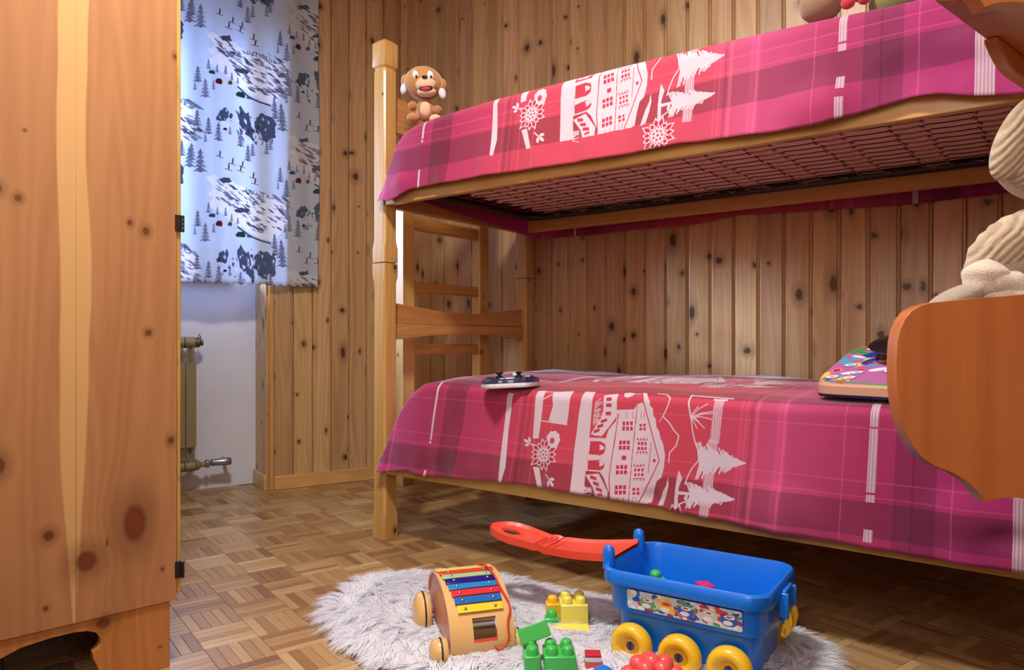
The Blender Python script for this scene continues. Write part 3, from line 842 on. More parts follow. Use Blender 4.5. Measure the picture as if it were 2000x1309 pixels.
# ------------------------------------------------------------ bed covers
PR = '''W:576,287 598,285 601,170 613,55 610,37 605,5 593,8 591,52 584,169;W:682,301 711,302 716,237 715,154 694,152 689,223;W:707,67 729,68 750,6 733,5;W:740,298 808,306 807,202 777,202 743,210 751,256;LW5:714,272 746,292;LW5:710,297 740,298;LW5:715,208 806,202;W:847,306 882,306 886,193 890,58 895,9 850,9 842,133 843,233;W:917,294 959,302 966,237 941,197 924,175 889,181 917,230 922,250;R:926,288 943,289 944,279 928,278;R:928,271 945,272 946,262 930,261;R:930,248 947,249 948,239 931,238;R:918,223 937,230 938,222 919,214;R:908,207 927,215 928,206 909,199;R:898,193 917,200 918,192 899,184;W:885,171 942,174 946,197 964,226 971,245 969,145 977,22 951,65 936,79 889,75 889,118;LR4:965,226 939,194 939,179 889,176;LR4:891,75 936,76 970,25;R:891,161 925,164 942,158 945,147 943,133 930,125 892,124;R:892,106 932,112 946,106 950,97 945,88 935,83 894,80;W:922,153 930,155 937,151 943,147 936,141 925,139 926,147;W:927,108 936,111 942,107 948,103 941,96 931,94 932,102;W:890,65 933,74 970,29 970,5 929,6 920,30;R:905,66 926,62 927,53 906,56;R:917,50 937,47 939,37 918,41;R:928,35 950,32 951,22 929,26;R:936,18 953,20 954,14 937,11;W:963,255 1017,260 1025,274 1040,280 1047,271 1105,129 1085,8 979,6 969,126 966,245;W:1031,311 1043,310 1052,295 1061,284 1063,273 1073,265 1075,248 1084,238 1089,216 1098,206 1104,188 1113,174 1122,145 1122,112 1117,84 1104,73 1098,46 1093,11 1063,9 1106,129;LR4:970,245 969,145 969,68 979,9;LR3:1025,271 1027,151 1033,7;LR4:1033,305 1106,129 1061,9;LR3:1078,174 1078,92;LR2:995,252 997,234;LR2:1014,254 1016,235;LR2:1039,255 1041,237;LR2:1048,256 1050,237;LR2:1001,16 1003,4;LR2:1017,18 1019,7;LR2:1045,22 1046,11;LR2:1054,23 1055,12;R:986,224 993,225 995,214 987,214;R:987,210 995,211 996,200 988,199;R:997,225 1005,226 1006,215 998,215;R:999,211 1007,212 1008,201 1000,200;R:1009,226 1017,227 1018,216 1010,216;R:1011,212 1019,212 1020,202 1012,201;R:983,171 991,172 993,161 984,161;R:984,157 993,158 994,147 985,146;R:994,172 1003,173 1004,163 995,162;R:996,158 1005,159 1006,148 997,147;R:1006,173 1015,174 1016,164 1007,163;R:1008,159 1016,160 1018,149 1009,149;R:984,103 993,104 994,94 986,93;R:986,89 995,90 996,79 987,78;R:996,105 1005,106 1006,95 997,94;R:998,90 1006,91 1007,81 999,80;R:1008,106 1016,107 1018,96 1009,95;R:1009,92 1018,93 1019,82 1010,81;R:989,48 997,49 999,38 990,37;R:990,34 999,35 1000,24 992,23;R:1000,50 1009,51 1010,40 1002,39;R:1002,35 1011,36 1012,26 1003,24;R:1012,51 1020,52 1022,41 1013,40;R:1013,37 1022,38 1023,27 1015,26;R:997,131 1010,132 1011,120 998,119;R:1087,130 1095,131 1096,123 1088,122;R:1038,222 1045,222 1046,215 1039,214;R:1039,211 1046,212 1047,204 1040,204;R:1049,223 1056,223 1057,216 1050,215;R:1050,212 1057,213 1058,205 1051,205;R:1040,47 1048,48 1049,40 1041,39;R:1042,36 1049,37 1050,30 1042,29;R:1052,48 1059,49 1059,42 1053,41;R:1053,38 1060,39 1061,31 1054,30;R:1039,172 1046,173 1046,165 1040,164;R:1040,159 1047,159 1048,151 1041,150;R:1048,173 1055,174 1056,165 1049,165;R:1050,160 1057,160 1058,152 1051,151;R:1058,174 1064,174 1065,166 1059,166;R:1060,161 1066,161 1066,153 1061,152;LR3:1036,184 1037,178 1065,180 1064,186;LR3:1046,184 1047,179;LR3:1055,185 1056,179;LR3:1041,139 1041,145 1068,148 1068,142;LR3:1051,140 1050,146;LR3:1060,141 1059,147;R:1039,100 1044,101 1045,93 1039,92;R:1040,87 1046,88 1047,79 1041,79;R:1048,101 1054,102 1055,94 1049,93;R:1050,88 1055,89 1056,81 1051,80;R:1058,102 1064,103 1065,95 1059,94;R:1059,89 1065,90 1066,82 1060,81;LR3:1036,112 1037,106 1064,109 1063,115;LR3:1046,113 1047,107;LR3:1055,114 1055,108;LR3:1041,67 1041,73 1068,76 1068,70;LR3:1051,68 1050,74;LR3:1060,69 1059,75;LW5:1074,311 1102,309 1117,295 1115,275 1104,246 1124,231 1139,212 1154,199 1150,173 1134,152 1134,126;LW3:1104,246 1095,231;LW7:1171,317 1171,287 1182,248;LW5:1182,248 1189,216 1198,188 1208,168 1213,140 1197,117 1188,94 1183,74;LW9:1174,312 1282,308;LW10:1236,299 1269,300;LW4:1182,250 1190,267 1199,278;LW4:1182,250 1201,272 1223,286;LW4:1182,250 1211,262 1241,268;LW4:1182,250 1216,260 1252,263;LW4:1182,250 1210,252 1238,247;LW4:1182,250 1201,240 1221,223;LW4:1182,250 1193,248 1204,239;LW4:1182,250 1190,239 1201,221;W:1167,55 1199,55 1200,48 1166,46;W:1136,88 1133,65 1124,46 1111,6 1128,10 1136,40 1140,66;W:1163,110 1175,89 1168,63 1171,4 1161,5 1159,54 1160,80;W:976,305 991,309 1010,306 1005,297 993,290 980,293;LW3:1009,304 1033,305;LC14:1252,296 1249,193;LC14:1245,189 1242,1;LW6:1219,142 1209,168 1202,185;LW6:1219,142 1214,111 1211,91;LW6:1224,142 1215,168 1208,185;LW6:1224,142 1219,112 1216,93;LW6:1230,142 1219,169 1213,187;LW6:1230,142 1224,120 1220,104;LW6:1234,143 1226,162 1220,175;LW6:1234,143 1230,114 1227,95;LW6:1240,143 1231,163 1225,177;LW6:1240,143 1234,121 1231,107;LW6:1245,143 1236,168 1230,185;LW6:1245,143 1240,121 1237,106;LW6:1250,143 1241,165 1235,180;LW6:1250,143 1245,122 1241,109;LW6:1256,143 1247,162 1241,175;LW6:1256,143 1250,126 1246,115;LW6:1261,143 1253,161 1247,172;LW6:1261,143 1256,123 1252,110;LW6:1266,144 1258,159 1252,169;LW6:1266,144 1260,126 1257,114;LW6:1272,144 1263,158 1257,168;LW6:1272,144 1265,131 1261,123;W:1211,173 1272,157 1274,130 1217,110;LW6:1277,144 1268,163 1262,176;LW6:1277,144 1271,124 1268,111;LW6:1282,144 1273,159 1268,169;LW6:1282,144 1276,130 1272,120;LW6:1286,144 1278,161 1272,173;LW6:1286,144 1281,128 1277,118;LW6:1291,145 1283,159 1278,169;LW6:1291,145 1286,128 1282,116;LW6:1296,145 1287,158 1283,167;LW6:1296,145 1290,129 1286,119;LW5:1300,145 1292,155 1287,162;LW5:1300,145 1294,131 1290,122;LW5:1305,145 1297,154 1292,160;LW5:1305,145 1299,133 1295,124;LW5:1310,145 1302,155 1297,161;LW5:1310,145 1304,137 1299,132;LW5:1315,145 1308,151 1302,155;LW5:1315,145 1309,138 1304,133;LW5:1320,146 1312,152 1307,156;LW5:1320,146 1313,139 1309,135;LW5:1325,146 1317,150 1312,153;LW5:1325,146 1318,141 1314,137;LW5:1329,146 1321,149 1317,150;LW5:1329,146 1322,142 1318,139;LW5:1333,146 1327,147 1322,148;LW5:1333,146 1327,143 1322,141;W:1271,163 1334,147 1335,145 1274,124;LW6:1202,51 1193,69 1187,80;LW6:1202,51 1197,29 1193,14;LW6:1207,51 1199,69 1193,80;LW6:1207,51 1202,30 1199,15;LW6:1213,51 1204,69 1198,81;LW6:1213,51 1207,30 1204,16;LW6:1218,51 1209,67 1203,78;LW6:1218,51 1212,36 1208,26;LW6:1223,51 1215,67 1209,78;LW6:1223,51 1218,33 1214,20;LW6:1229,51 1220,67 1214,77;LW6:1229,51 1222,36 1218,25;LW6:1233,52 1225,65 1219,74;LW6:1233,52 1227,39 1223,30;LW6:1238,52 1230,65 1224,74;LW6:1238,52 1233,38 1228,28;LW6:1243,52 1236,62 1230,69;LW6:1243,52 1237,41 1233,34;LW5:1248,52 1240,64 1235,72;LW5:1248,52 1242,38 1238,28;LW5:1254,52 1245,60 1240,65;LW5:1254,52 1247,40 1243,31;W:1197,70 1253,62 1255,41 1200,31;LW6:1259,52 1250,66 1244,76;LW6:1259,52 1252,38 1248,28;LW6:1264,53 1256,64 1250,72;LW6:1264,53 1258,36 1254,25;LW6:1268,53 1261,66 1255,74;LW6:1268,53 1263,42 1258,34;LW5:1274,53 1266,63 1260,70;LW5:1274,53 1267,43 1263,37;LW5:1279,53 1272,62 1266,68;LW5:1279,53 1273,44 1269,37;LW5:1284,53 1277,61 1271,66;LW5:1284,53 1278,43 1274,37;W:1252,69 1284,59 1286,46 1255,35;LW5:1289,53 1281,61 1276,66;LW5:1289,53 1283,42 1279,35;LW5:1295,53 1286,59 1281,63;LW5:1295,53 1287,46 1283,42;LW5:1299,54 1292,59 1287,62;LW5:1299,54 1293,48 1289,44;LW5:1304,54 1297,57 1292,59;LW5:1304,54 1298,48 1293,45;LW5:1309,54 1302,56 1297,58;LW5:1309,54 1303,50 1298,47;LW5:1314,54 1307,55 1302,55;LW5:1314,54 1308,51 1303,48;W:1284,62 1315,54 1315,53 1286,43'''
PXM = 1250.0
CW, CH = int(2.15*PXM), int(0.52*PXM)
C = Canvas(CW, CH, (196, 44, 72))
def cS(s): return (s+0.05)*PXM
# plaid ground: tone across s, then bands across t
S = (np.arange(CW)/PXM) - 0.05; Tt = np.arange(CH)/PXM
def lerpcol(xs, cols):
    return np.stack([np.interp(S, xs, [c[k] for c in cols]) for k in range(3)], 1)
base = lerpcol([0,.10,.26,.45,.60,.74,1.2,1.30,1.40,1.6,1.75,2.1],
   [(172,40,106),(178,50,116),(164,36,88),(170,42,88),(182,52,86),(190,60,82),(190,60,82),(188,62,92),(186,68,114),(162,42,94),(160,38,104),(166,42,114)])
tonev = np.ones((CH, CW, 3))
for a_, b_, k in ((.0,.055,.86),(.10,.115,1.1),(.326,.372,.80),(.372,.376,.72),(.376,.412,.80),(.642,.655,.86),(.665,.675,.9),(1.31,1.335,1.10),(1.335,1.345,.97),(1.40,1.425,1.08),(1.43,1.47,1.0),(1.655,1.69,.84),(1.69,1.694,.70),(1.694,1.735,.82),(1.95,2.0,.84)):
    m_ = (S >= a_) & (S < b_); tonev[:, m_] *= k
for a_, b_, k in ((.010,.088,.80),(.30,.375,.82),(.375,.378,.75)):
    m_ = (Tt >= a_) & (Tt < b_); tonev[m_] *= k
arr = base[None]*tonev
for t0 in (.098,.132,.252,.40):
    m_ = np.abs(Tt-t0) < .0018; arr[m_] = arr[m_]*.72 + np.array((230,110,140))*.28
for s0, wd in ((.105,.003),(.632,.0016),(.700,.0016),(.755,.0016),(1.325,.0016),(1.352,.005),(1.418,.003),(1.552,.0016),(1.765,.0014)):
    m_ = np.abs(S-s0) < wd; arr[:, m_] = arr[:, m_]*.70 + np.array((236,120,150))*.30
arr[:, (S > 1.315) & (S < 1.342)] *= .93
C.a[..., :3] = np.clip(arr, 0, 255)/255
WH = (206, 188, 200); RD = (184, 46, 72)
def thinline(s0, wd, segs, checker):
    for t0, t1 in segs:
        x0, x1 = int(cS(s0-wd/2)), int(cS(s0+wd/2)); y0_, y1_ = int(t0*PXM), int(t1*PXM)
        sub = C.a[y0_:y1_, x0:x1, :3]
        if checker:
            yy, xx = np.mgrid[0:sub.shape[0], 0:sub.shape[1]]
            m_ = ((yy+xx)//4 + (yy//4)) % 2 == 0
            sub[m_] = np.array(WH)/255; sub[~m_] = sub[~m_]*.35 + np.array(WH)/255*.65*.9
        else: sub[:] = np.array(WH)/255
thinline(.283, .0085, ((.0,.008),(.10,.108),(.112,.52)), False)
thinline(1.612, .018, ((.0,.028),(.088,.105),(.110,.252),(.256,.50)), True)
thinline(1.885, .034, ((.0,.52),), True)
polys = []
for it in PR.split(';'):
    k, p = it.split(':')
    polys.append((k, [tuple(float(q)/1000 for q in a_.split(',')) for a_ in p.split(' ')]))
def draw(dt, dx=0.0):
    for k, P in polys:
        Q = [(cS(a_+dx), (b_+dt)*PXM) for a_, b_ in P]
        if k == 'W': C.poly(Q, WH)
        elif k == 'R': C.poly(Q, RD)
        elif k[:2] == 'LC': C.line(Q, float(k[2:])*2.2, WH, 0.5); C.line(Q, float(k[2:])*2.2, WH, 0.85, mask=lambda X, Y: ((X+Y)//4 + Y//4).astype(int) % 2 == 0)
        elif k[0] == 'L': C.line(Q, float(k[2:])*0.73*PXM/1250*1.15, WH if k[1] == 'W' else RD)
        pass
def flower(s, t, R):
    x, y = cS(s), t*PXM; R *= PXM
    n = 15
    for k in range(n):
        a_ = 2*PI*k/n + .1; L = R*(0.86+0.14*math.sin(k*2.3))
        for wdt, c in ((R*.17, WH), (R*.115, (176,36,66))):
            r0 = R*.30 if c == WH else R*.40; r1 = L if c == WH else L*.86
            px = [(x+math.cos(a_)*r0, y+math.sin(a_)*r0), (x+math.cos(a_)*(r0+r1)/2-math.sin(a_)*wdt, y+math.sin(a_)*(r0+r1)/2+math.cos(a_)*wdt), (x+math.cos(a_)*r1, y+math.sin(a_)*r1), (x+math.cos(a_)*(r0+r1)/2+math.sin(a_)*wdt, y+math.sin(a_)*(r0+r1)/2-math.cos(a_)*wdt)]
            C.poly(px, c)
    C.disc(x, y, R*.36, R*.36, WH)
    for k in range(7):
        a_ = 2*PI*k/7; C.disc(x+math.cos(a_)*R*.22, y+math.sin(a_)*R*.22, R*.055, R*.055, RD)
    C.disc(x, y, R*.06, R*.06, RD)
def sprig(s, t, a0, L):
    x, y = cS(s), t*PXM; L *= PXM
    for da, l in ((0, 1), (0.7, .75), (-0.7, .75)):
        a_ = a0+da; C.disc(x+math.cos(a_)*L*l*.62, y+math.sin(a_)*L*l*.62, L*l*.36, L*.15, WH, rot=a_)
    C.line([(x-math.cos(a0)*L*.5, y-math.sin(a0)*L*.5), (x+math.cos(a0)*L*.5, y+math.sin(a0)*L*.5)], L*.12, WH)
def extras(dt, dx=0.0):
    for k in range(9):
        a_ = 2*PI*k/9; C.disc(cS(.767+dx)+math.cos(a_)*.016*PXM, (.155+dt)*PXM+math.sin(a_)*.018*PXM, .008*PXM, .009*PXM, WH)
    C.disc(cS(.767+dx), (.155+dt)*PXM, .016*PXM, .018*PXM, WH)
    C.disc(cS(.765+dx), (.152+dt)*PXM, .008*PXM, .009*PXM, (190,60,90))
    flower(.739+dx, .108+dt, .056)
    sprig(.690+dx, .136+dt, 2.8, .030); sprig(.770+dx, .040+dt, -.7, .032)
    rg = random.Random(2)
    for k in range(34):
        t = dt + (.21+.10*k/34 if k < 22 else .004+.03*(k-22)/12)
        s0 = .893
        C.line([(cS(s0+dx), t*PXM), (cS(s0+dx+rg.uniform(.012,.026)), (t+rg.uniform(-.012,.012))*PXM)], 2.6, WH)
    # second edelweiss past the chalet
    flower(1.165+dx, -.028+dt, .056); sprig(1.185+dx, .028+dt, .5, .03)
for dt in (-.52, 0, .52):
    draw(dt); extras(dt)
im_b = C.image('chalet_plaid')
M_cover = printed('bedcover_cloth', im_b, 0.72, sheen=0.3, weave=0.3)

def interp(x, P):
    return float(np.interp(x, [p[0] for p in P], [p[1] for p in P]))
def cover(name, label, top, hem, hemback, tz, backv, ds, dt, kk, crown, end_s, sag=0.0, puck=()):
    Sx = np.concatenate([np.arange(-0.012, 0.30, 0.007), np.arange(0.30, end_s, 0.0105)])
    ref = tz
    n1, n2, n3, n4 = 30, 8, 44, 14
    vsx = []; uvx = []
    for s in Sx:
        zt = interp(s, top); zh = interp(s, hem)
        rc = min(0.030, (zt-zh)*0.4)
        path = []
        rg = lambda z: (0.0035*math.sin(s*31+z*9)+0.003*math.sin(s*13.7-z*14)+0.002*math.sin(s*67+z*5))
        for k in range(n1+1):
            t = k/n1; z = zh + (zt-rc-zh)*t
            bulge = 0.010*(1-t)**1.5
            w_ = rg(z)*(1-t)*1.1
            for (ps, pt, pr, pa_) in puck:
                dd = math.hypot((s-ps)*1.0, (z-pt)*1.6)/pr
                if dd < 1: w_ += pa_*(1-dd*dd)**2
            path.append((-0.016 - bulge - w_, z))
        for k in range(1, n2+1):
            a_ = PI/2*k/n2
            path.append((-0.016 + rc*(1-math.cos(a_)), zt-rc+rc*math.sin(a_)))
        v0 = path[-1][0]
        for k in range(1, n3+1):
            t = k/n3; v_ = v0 + (backv-0.012-v0)*t
            path.append((v_, zt + crown*math.sin(PI*min(1, t*0.98)) ** 0.7 + crown*0.35*t + 0.0022*math.sin(s*19+v_*23)))
        for k in range(1, n4+1):
            t = k/n4; path.append((backv - 0.004 + 0.003*math.sin(s*9), (path[n1+n2+n3][1]) + (interp(s, hemback)-path[n1+n2+n3][1])*t))
        arc = 0.0; lastp = path[0]; row = []
        zref0 = ref
        for idx, (v_, z) in enumerate(path):
            if idx <= n1: T_ = z
            else: T_ = T_last + math.hypot(v_-lastp[0], z-lastp[1])
            T_last = T_; lastp = (v_, z)
            vv_, zz = v_, z
            if s < 0.004 and idx > n1:
                vv_ = min(v_, -0.0045); zz = min(z, zt) if vv_ < -0.0045 else zt
                if idx > n1+3: vv_, zz = -0.0045, zt-0.001
            row.append((s, vv_, zz))
            k_ = kk*(0.22-0.11*s)/0.22
            uvx.append(((s + ds + k_*(tz - min(T_, tz)) + 0.05)/2.15, (T_ + dt)/0.52))
        vsx += row
    nr = n1+n2+n3+n4+1; fs = []
    for i in range(len(Sx)-1):
        for j in range(nr-1):
            a_ = i*nr+j; fs.append((a_, a_+nr, a_+nr+1, a_+1))
    me = bpy.data.meshes.new(name); me.from_pydata(vsx, [], fs); me.materials.append(M_cover); me.shade_smooth()
    ul = me.uv_layers.new(name='UVMap')
    li = np.empty(len(me.loops), np.int32); me.loops.foreach_get('vertex_index', li)
    ul.data.foreach_set('uv', np.array(uvx, np.float32)[li].ravel())
    o = bpy.data.objects.new(name, me); col.objects.link(o)
    o.location = BED_O; o.rotation_euler = (0, 0, BED_R)
    sm = o.modifiers.new('solid', 'SOLIDIFY'); sm.thickness = 0.0015; sm.offset = 0
    return tag(o, label, 'bed cover')
cover('bedcover', 'crimson plaid cover with white chalet print on the lower bunk',
    top=[(-.02,.30),(0.0,.318),(.03,.375),(.06,.432),(.095,.487),(.14,.538),(.20,.574),(.28,.583),(.6,.570),(1.02,.582),(1.38,.576),(1.7,.580),(2,.58)],
    hem=[(-.02,.254),(.0,.254),(.15,.272),(.17,.266),(.22,.262),(.39,.275),(.60,.284),(.96,.284),(1.25,.272),(1.5,.263),(1.7,.260),(2,.261)],
    hemback=[(0,.42),(2,.42)], tz=.575, backv=BW+PW-0.075+0.045, ds=0.0, dt=-0.275, kk=0.22, crown=0.016, end_s=1.90,
    puck=((1.42,.30,.16,.012),(1.78,.36,.10,.010),(1.86,.32,.06,-.010),(.46,.30,.09,.008),(.24,.34,.08,.007),(1.07,.30,.05,-.008)))
cover('bedcover', 'crimson plaid cover with white chalet print on the upper bunk',
    top=[(-.02,1.235),(0.0,1.262),(.03,1.335),(.077,1.425),(.11,1.452),(.16,1.468),(.25,1.476),(.5,1.486),(.96,1.486),(1.25,1.482),(1.5,1.474),(1.65,1.466),(2,1.46)],
    hem=[(-.02,1.216),(.0,1.222),(.05,1.214),(.10,1.222),(.16,1.243),(.3,1.243),(.48,1.242),(.75,1.236),(.96,1.231),(1.15,1.236),(1.36,1.224),(1.5,1.222),(1.6,1.236),(1.68,1.248),(1.74,1.243),(1.80,1.226),(1.88,1.214),(2,1.21)],
    hemback=[(0,1.185),(.3,1.178),(.5,1.182),(.75,1.176),(.95,1.196),(1.3,1.18),(1.5,1.172),(2,1.18)], tz=1.485, backv=BW+PW+0.006, ds=0.065, dt=-1.235-0.060, kk=0.13, crown=0.012, end_s=1.90,
    puck=((1.50,1.27,.12,.014),(1.70,1.30,.12,-.010),(.12,1.27,.08,.008),(1.80,1.34,.09,.008)))

# ------------------------------------------------------------ fur rug
rug = MB()
cxr = sum(p[0] for p in RUG)/len(RUG); cyr = sum(p[1] for p in RUG)/len(RUG)
def inset(P, d):
    out = []
    n = len(P)
    for i in range(n):
        a_ = Vector(P[i-1]); b_ = Vector(P[i]); c_ = Vector(P[(i+1) % n])
        t = (c_-a_).normalized(); nn = Vector((-t.y, t.x))
        q = b_ + nn*d
        if not inpoly(q.x, q.y, P): q = b_ - nn*d
        out.append((q.x, q.y))
    return out
RUGI = inset(RUG, 0.035)
rug.loft([[(x, y, 0.0005) for x, y in RUGI], [(x, y, 0.007) for x, y in RUGI], [(x, y, 0.011) for x, y in inset(RUG, 0.045)]])
M_hide = plain('hide', (236, 234, 238), 0.9, noise=0.05)
M_fur = NT('white_fur')
_at = M_fur.node('ShaderNodeAttribute'); _at.attribute_name = 'tone'
M_fur.col(M_fur.mix(_at.outputs['Fac'], srgb(236, 235, 242), srgb(255, 255, 255)))
M_fur.rough(0.5); M_fur.b.inputs['Sheen Weight'].default_value = 0.3; M_fur.b.inputs['Specular IOR Level'].default_value = 0.4
_tr = M_fur.node('ShaderNodeBsdfTranslucent'); _tr.inputs[0].default_value = (0.95, 0.95, 1.0, 1)
_mx = M_fur.node('ShaderNodeMixShader'); _mx.inputs[0].default_value = 0.45
M_fur.t.links.new(M_fur.b.outputs[0], _mx.inputs[1]); M_fur.t.links.new(_tr.outputs[0], _mx.inputs[2]); M_fur.t.links.new(_mx.outputs[0], M_fur.n['Material Output'].inputs[0])
rg_o = rug.build('fur_rug', M_hide, None)
tag(rg_o, 'shaggy white fur rug on the parquet under the toys', 'rug')
def fur(nclump, per):
    P = np.array(RUGI); mn = P.min(0); mx_ = P.max(0)
    pts = []
    while len(pts) < nclump:
        q = RNG.uniform(mn, mx_)
        if inpoly(q[0], q[1], RUGI): pts.append(q)
    pts = np.array(pts)
    # distance to outline and outward direction
    A = P; B = np.roll(P, -1, 0)
    def near(q):
        d = B-A; t = np.clip(((q[:,None,:]-A)*d).sum(2)/(d*d).sum(1), 0, 1)
        c = A + d*t[...,None]; v_ = c - q[:,None,:]; L = np.sqrt((v_**2).sum(2)); k = L.argmin(1)
        return L[np.arange(len(q)), k], v_[np.arange(len(q)), k]/np.maximum(L[np.arange(len(q)), k], 1e-5)[:,None]
    L, out = near(pts)
    ang = 1.7*np.sin(pts[:,0]*9+1.3*np.sin(pts[:,1]*7)) + 2.1*np.cos(pts[:,1]*8-pts[:,0]*5) + RNG.normal(0, .5, nclump)
    swirl = np.stack([np.cos(ang), np.sin(ang)], 1)
    w_ = np.clip(L/0.07, 0, 1)[:,None]
    d2 = out*(1-w_)*1.6 + swirl*(0.35+0.65*w_)
    d2 /= np.linalg.norm(d2, axis=1)[:,None]
    n = nclump*per
    ci = np.repeat(np.arange(nclump), per)
    root = pts[ci] + RNG.normal(0, 0.0075, (n, 2))
    ln = RNG.uniform(0.042, 0.076, nclump)[ci]*RNG.uniform(0.8, 1.15, n)
    up = RNG.uniform(0.016, 0.042, nclump)[ci]*(0.45+0.55*np.clip(L/0.06, 0, 1))[ci]
    tipd = d2[ci] + RNG.normal(0, 0.10, (n, 2))
    tip = (pts[ci]*0.8 + root*0.2) + tipd*ln[:,None]
    ts = np.array([0, .4, .75, 1.0]); wd = np.array([1.3, 1.1, .7, .15])*0.0011
    V_ = np.zeros((n, 8, 3), np.float32)
    side = np.stack([-tipd[:,1], tipd[:,0]], 1); side /= np.linalg.norm(side, axis=1)[:,None]
    curl = RNG.normal(0, 0.006, n)
    for k, t in enumerate(ts):
        c2 = root + (tip-root)*(t**1.25) + side*(curl*math.sin(PI*t))[:,None]
        z = 0.008 + up*(math.sin(min(1, t*1.15)*PI*0.62)) - 0.012*t*t + 0.002
        z = np.maximum(z, 0.003)
        V_[:, 2*k, :2] = c2 - side*wd[k]; V_[:, 2*k+1, :2] = c2 + side*wd[k]
        V_[:, 2*k, 2] = z; V_[:, 2*k+1, 2] = z
    F = np.array([[0,1,3,2],[2,3,5,4],[4,5,7,6]])
    faces = (np.arange(n)[:,None,None]*8 + F[None]).reshape(-1, 4)
    me = bpy.data.meshes.new('fur'); me.vertices.add(n*8); me.vertices.foreach_set('co', V_.ravel())
    me.loops.add(len(faces)*4); me.loops.foreach_set('vertex_index', faces.ravel().astype(np.int32))
    me.polygons.add(len(faces)); me.polygons.foreach_set('loop_start', np.arange(0, len(faces)*4, 4, dtype=np.int32)); 
    me.update(calc_edges=True); me.validate()
    tn = np.repeat(np.clip(RNG.uniform(0.1, 1.0, nclump)[ci]*0.6+RNG.uniform(0, .4, n), 0, 1), 3).astype(np.float32)
    a_ = me.attributes.new('tone', 'FLOAT', 'FACE')
    if len(a_.data) == len(tn): a_.data.foreach_set('value', tn)
    me.materials.append(M_fur.m)
    o = bpy.data.objects.new('fur', me); col.objects.link(o); o.parent = rg_o
    return tag(o, kind='stuff')
fur(6500, 21)

# ------------------------------------------------------------ toy wagon
def rrect(lx, ly, r, z, n=6, dx=0, dy=0):
    pts = []
    for cx_, cy_, a0 in ((lx/2-r,ly/2-r,0),(-lx/2+r,ly/2-r,90),(-lx/2+r,-ly/2+r,180),(lx/2-r,-ly/2+r,270)):
        for k in range(n+1):
            a_ = math.radians(a0+90*k/n); pts.append((cx_+r*math.cos(a_)+dx, cy_+r*math.sin(a_)+dy, z))
    return pts
M_blue = plain('blue_plastic', (14, 116, 228), 0.32, noise=0.03, coat=0.2)
wg_scale = 1.035
M_redp = plain('red_plastic', (228, 76, 56), 0.36, noise=0.03, coat=0.15)
M_yelp = plain('yellow_plastic', (240, 190, 36), 0.32, noise=0.03, coat=0.25)
M_hub = plain('violet_grey_axle', (92, 78, 112), 0.4, noise=0.1)
wg = empty('toy_wagon', (0.421, 1.642, 0.008), math.radians(-33.5), 'blue plastic pull wagon with yellow wheels standing on the fur rug', 'toy wagon')
b = MB()
b.loft([rrect(.285,.175,.03,.022),rrect(.295,.185,.034,.026),rrect(.310,.200,.036,.104),rrect(.330,.226,.038,.112),rrect(.338,.238,.040,.168),rrect(.340,.240,.040,.172),
        rrect(.358,.262,.046,.170),rrect(.362,.266,.048,.176),rrect(.360,.264,.048,.196),rrect(.352,.256,.046,.201),rrect(.343,.247,.044,.200),rrect(.336,.240,.042,.190),rrect(.322,.222,.036,.112),rrect(.300,.192,.034,.104),rrect(.288,.180,.032,.036)], True, True)
b.build('tub', M_blue, wg, smooth=True)
for sy in (-1, 1):
    b = MB(); b.loft([[(-.176+.014*math.cos(t), sy*.082+.011*math.sin(t), z) if z < .23 else (-.176+.014*k_*math.cos(t), sy*.082+.011*k_*math.sin(t), z) for t in [2*PI*q/12 for q in range(12)]] for z, k_ in ((.185,1),(.222,1),(.232,.85),(.237,.4))])
    b.build('handle_lug', M_blue, wg, smooth=True)
def wheel(x, y, sy):
    Rm = Matrix.Translation((x, y, 0.046)) @ Matrix.Rotation(PI/2*(1 if sy < 0 else -1), 4, 'X')
    b = MB()
    b.lathe([(.0115,.004),(.014,.0005),(.018,.003),(.023,.012),(.028,.0165),(.034,.017),(.040,.014),(.0445,.006),(.0455,-.006),(.043,-.014),(.036,-.018),(.012,-.018)], 28, Rm)
    w_ = b.build('wheel', M_yelp, wg, smooth=True)
    b = MB(); b.lathe([(.0001,.005),(.0095,.005),(.0105,.003),(.0105,-.03),(.0001,-.03)], 14, Rm)
    ax = b.build('axle', M_hub, w_, smooth=True)
    b = MB(); b.box(-.0018,.0018,-.007,.007,.005,.0066, Rm); b.build('slot', M_dark, w_)
for x in (-.104, 0.002, .104):
    wheel(x, -.123, -1); wheel(x, .123, 1)
wg.scale = (wg_scale,)*3
# sticker strip with plain coloured shapes
C = Canvas(420, 110, (196, 214, 232))
rs = random.Random(4)
for k in range(90): C.disc(rs.uniform(5,415), rs.uniform(3,107), rs.uniform(8,17), rs.uniform(6,14), rs.choice(((90,160,96),(222,70,60),(36,92,190),(240,196,70),(236,236,240),(150,60,120))), 1, rs.uniform(0,3))
for x, c in ((78,(104,172,104)),(150,(240,200,80)),(222,(52,104,200)),(305,(196,212,196)),(375,(60,96,190))):
    C.disc(x, 48, 30, 34, c); C.disc(x-4, 34, 17, 13, (234,236,244)); C.disc(x+2, 66, 19, 12, (228,108,72) if c[0] > 200 else (238,240,240)); C.disc(x, 66, 10, 5, (206,60,62))
im_s = C.image('sticker_shapes')
b = MB(); b.prism([(-.118,.120),(.118,.120),(.121,.123),(.121,.158),(.118,.161),(-.118,.161),(-.121,.158),(-.121,.123)], 0, .0008, 'y')
st_o = b.build('sticker', printed('sticker_print', im_s, 0.4, ext='EXTEND'), wg)
setuv(st_o, lambda co: np.stack([(co[:,0]+.121)/.242, (co[:,2]-.120)/.041], 1))
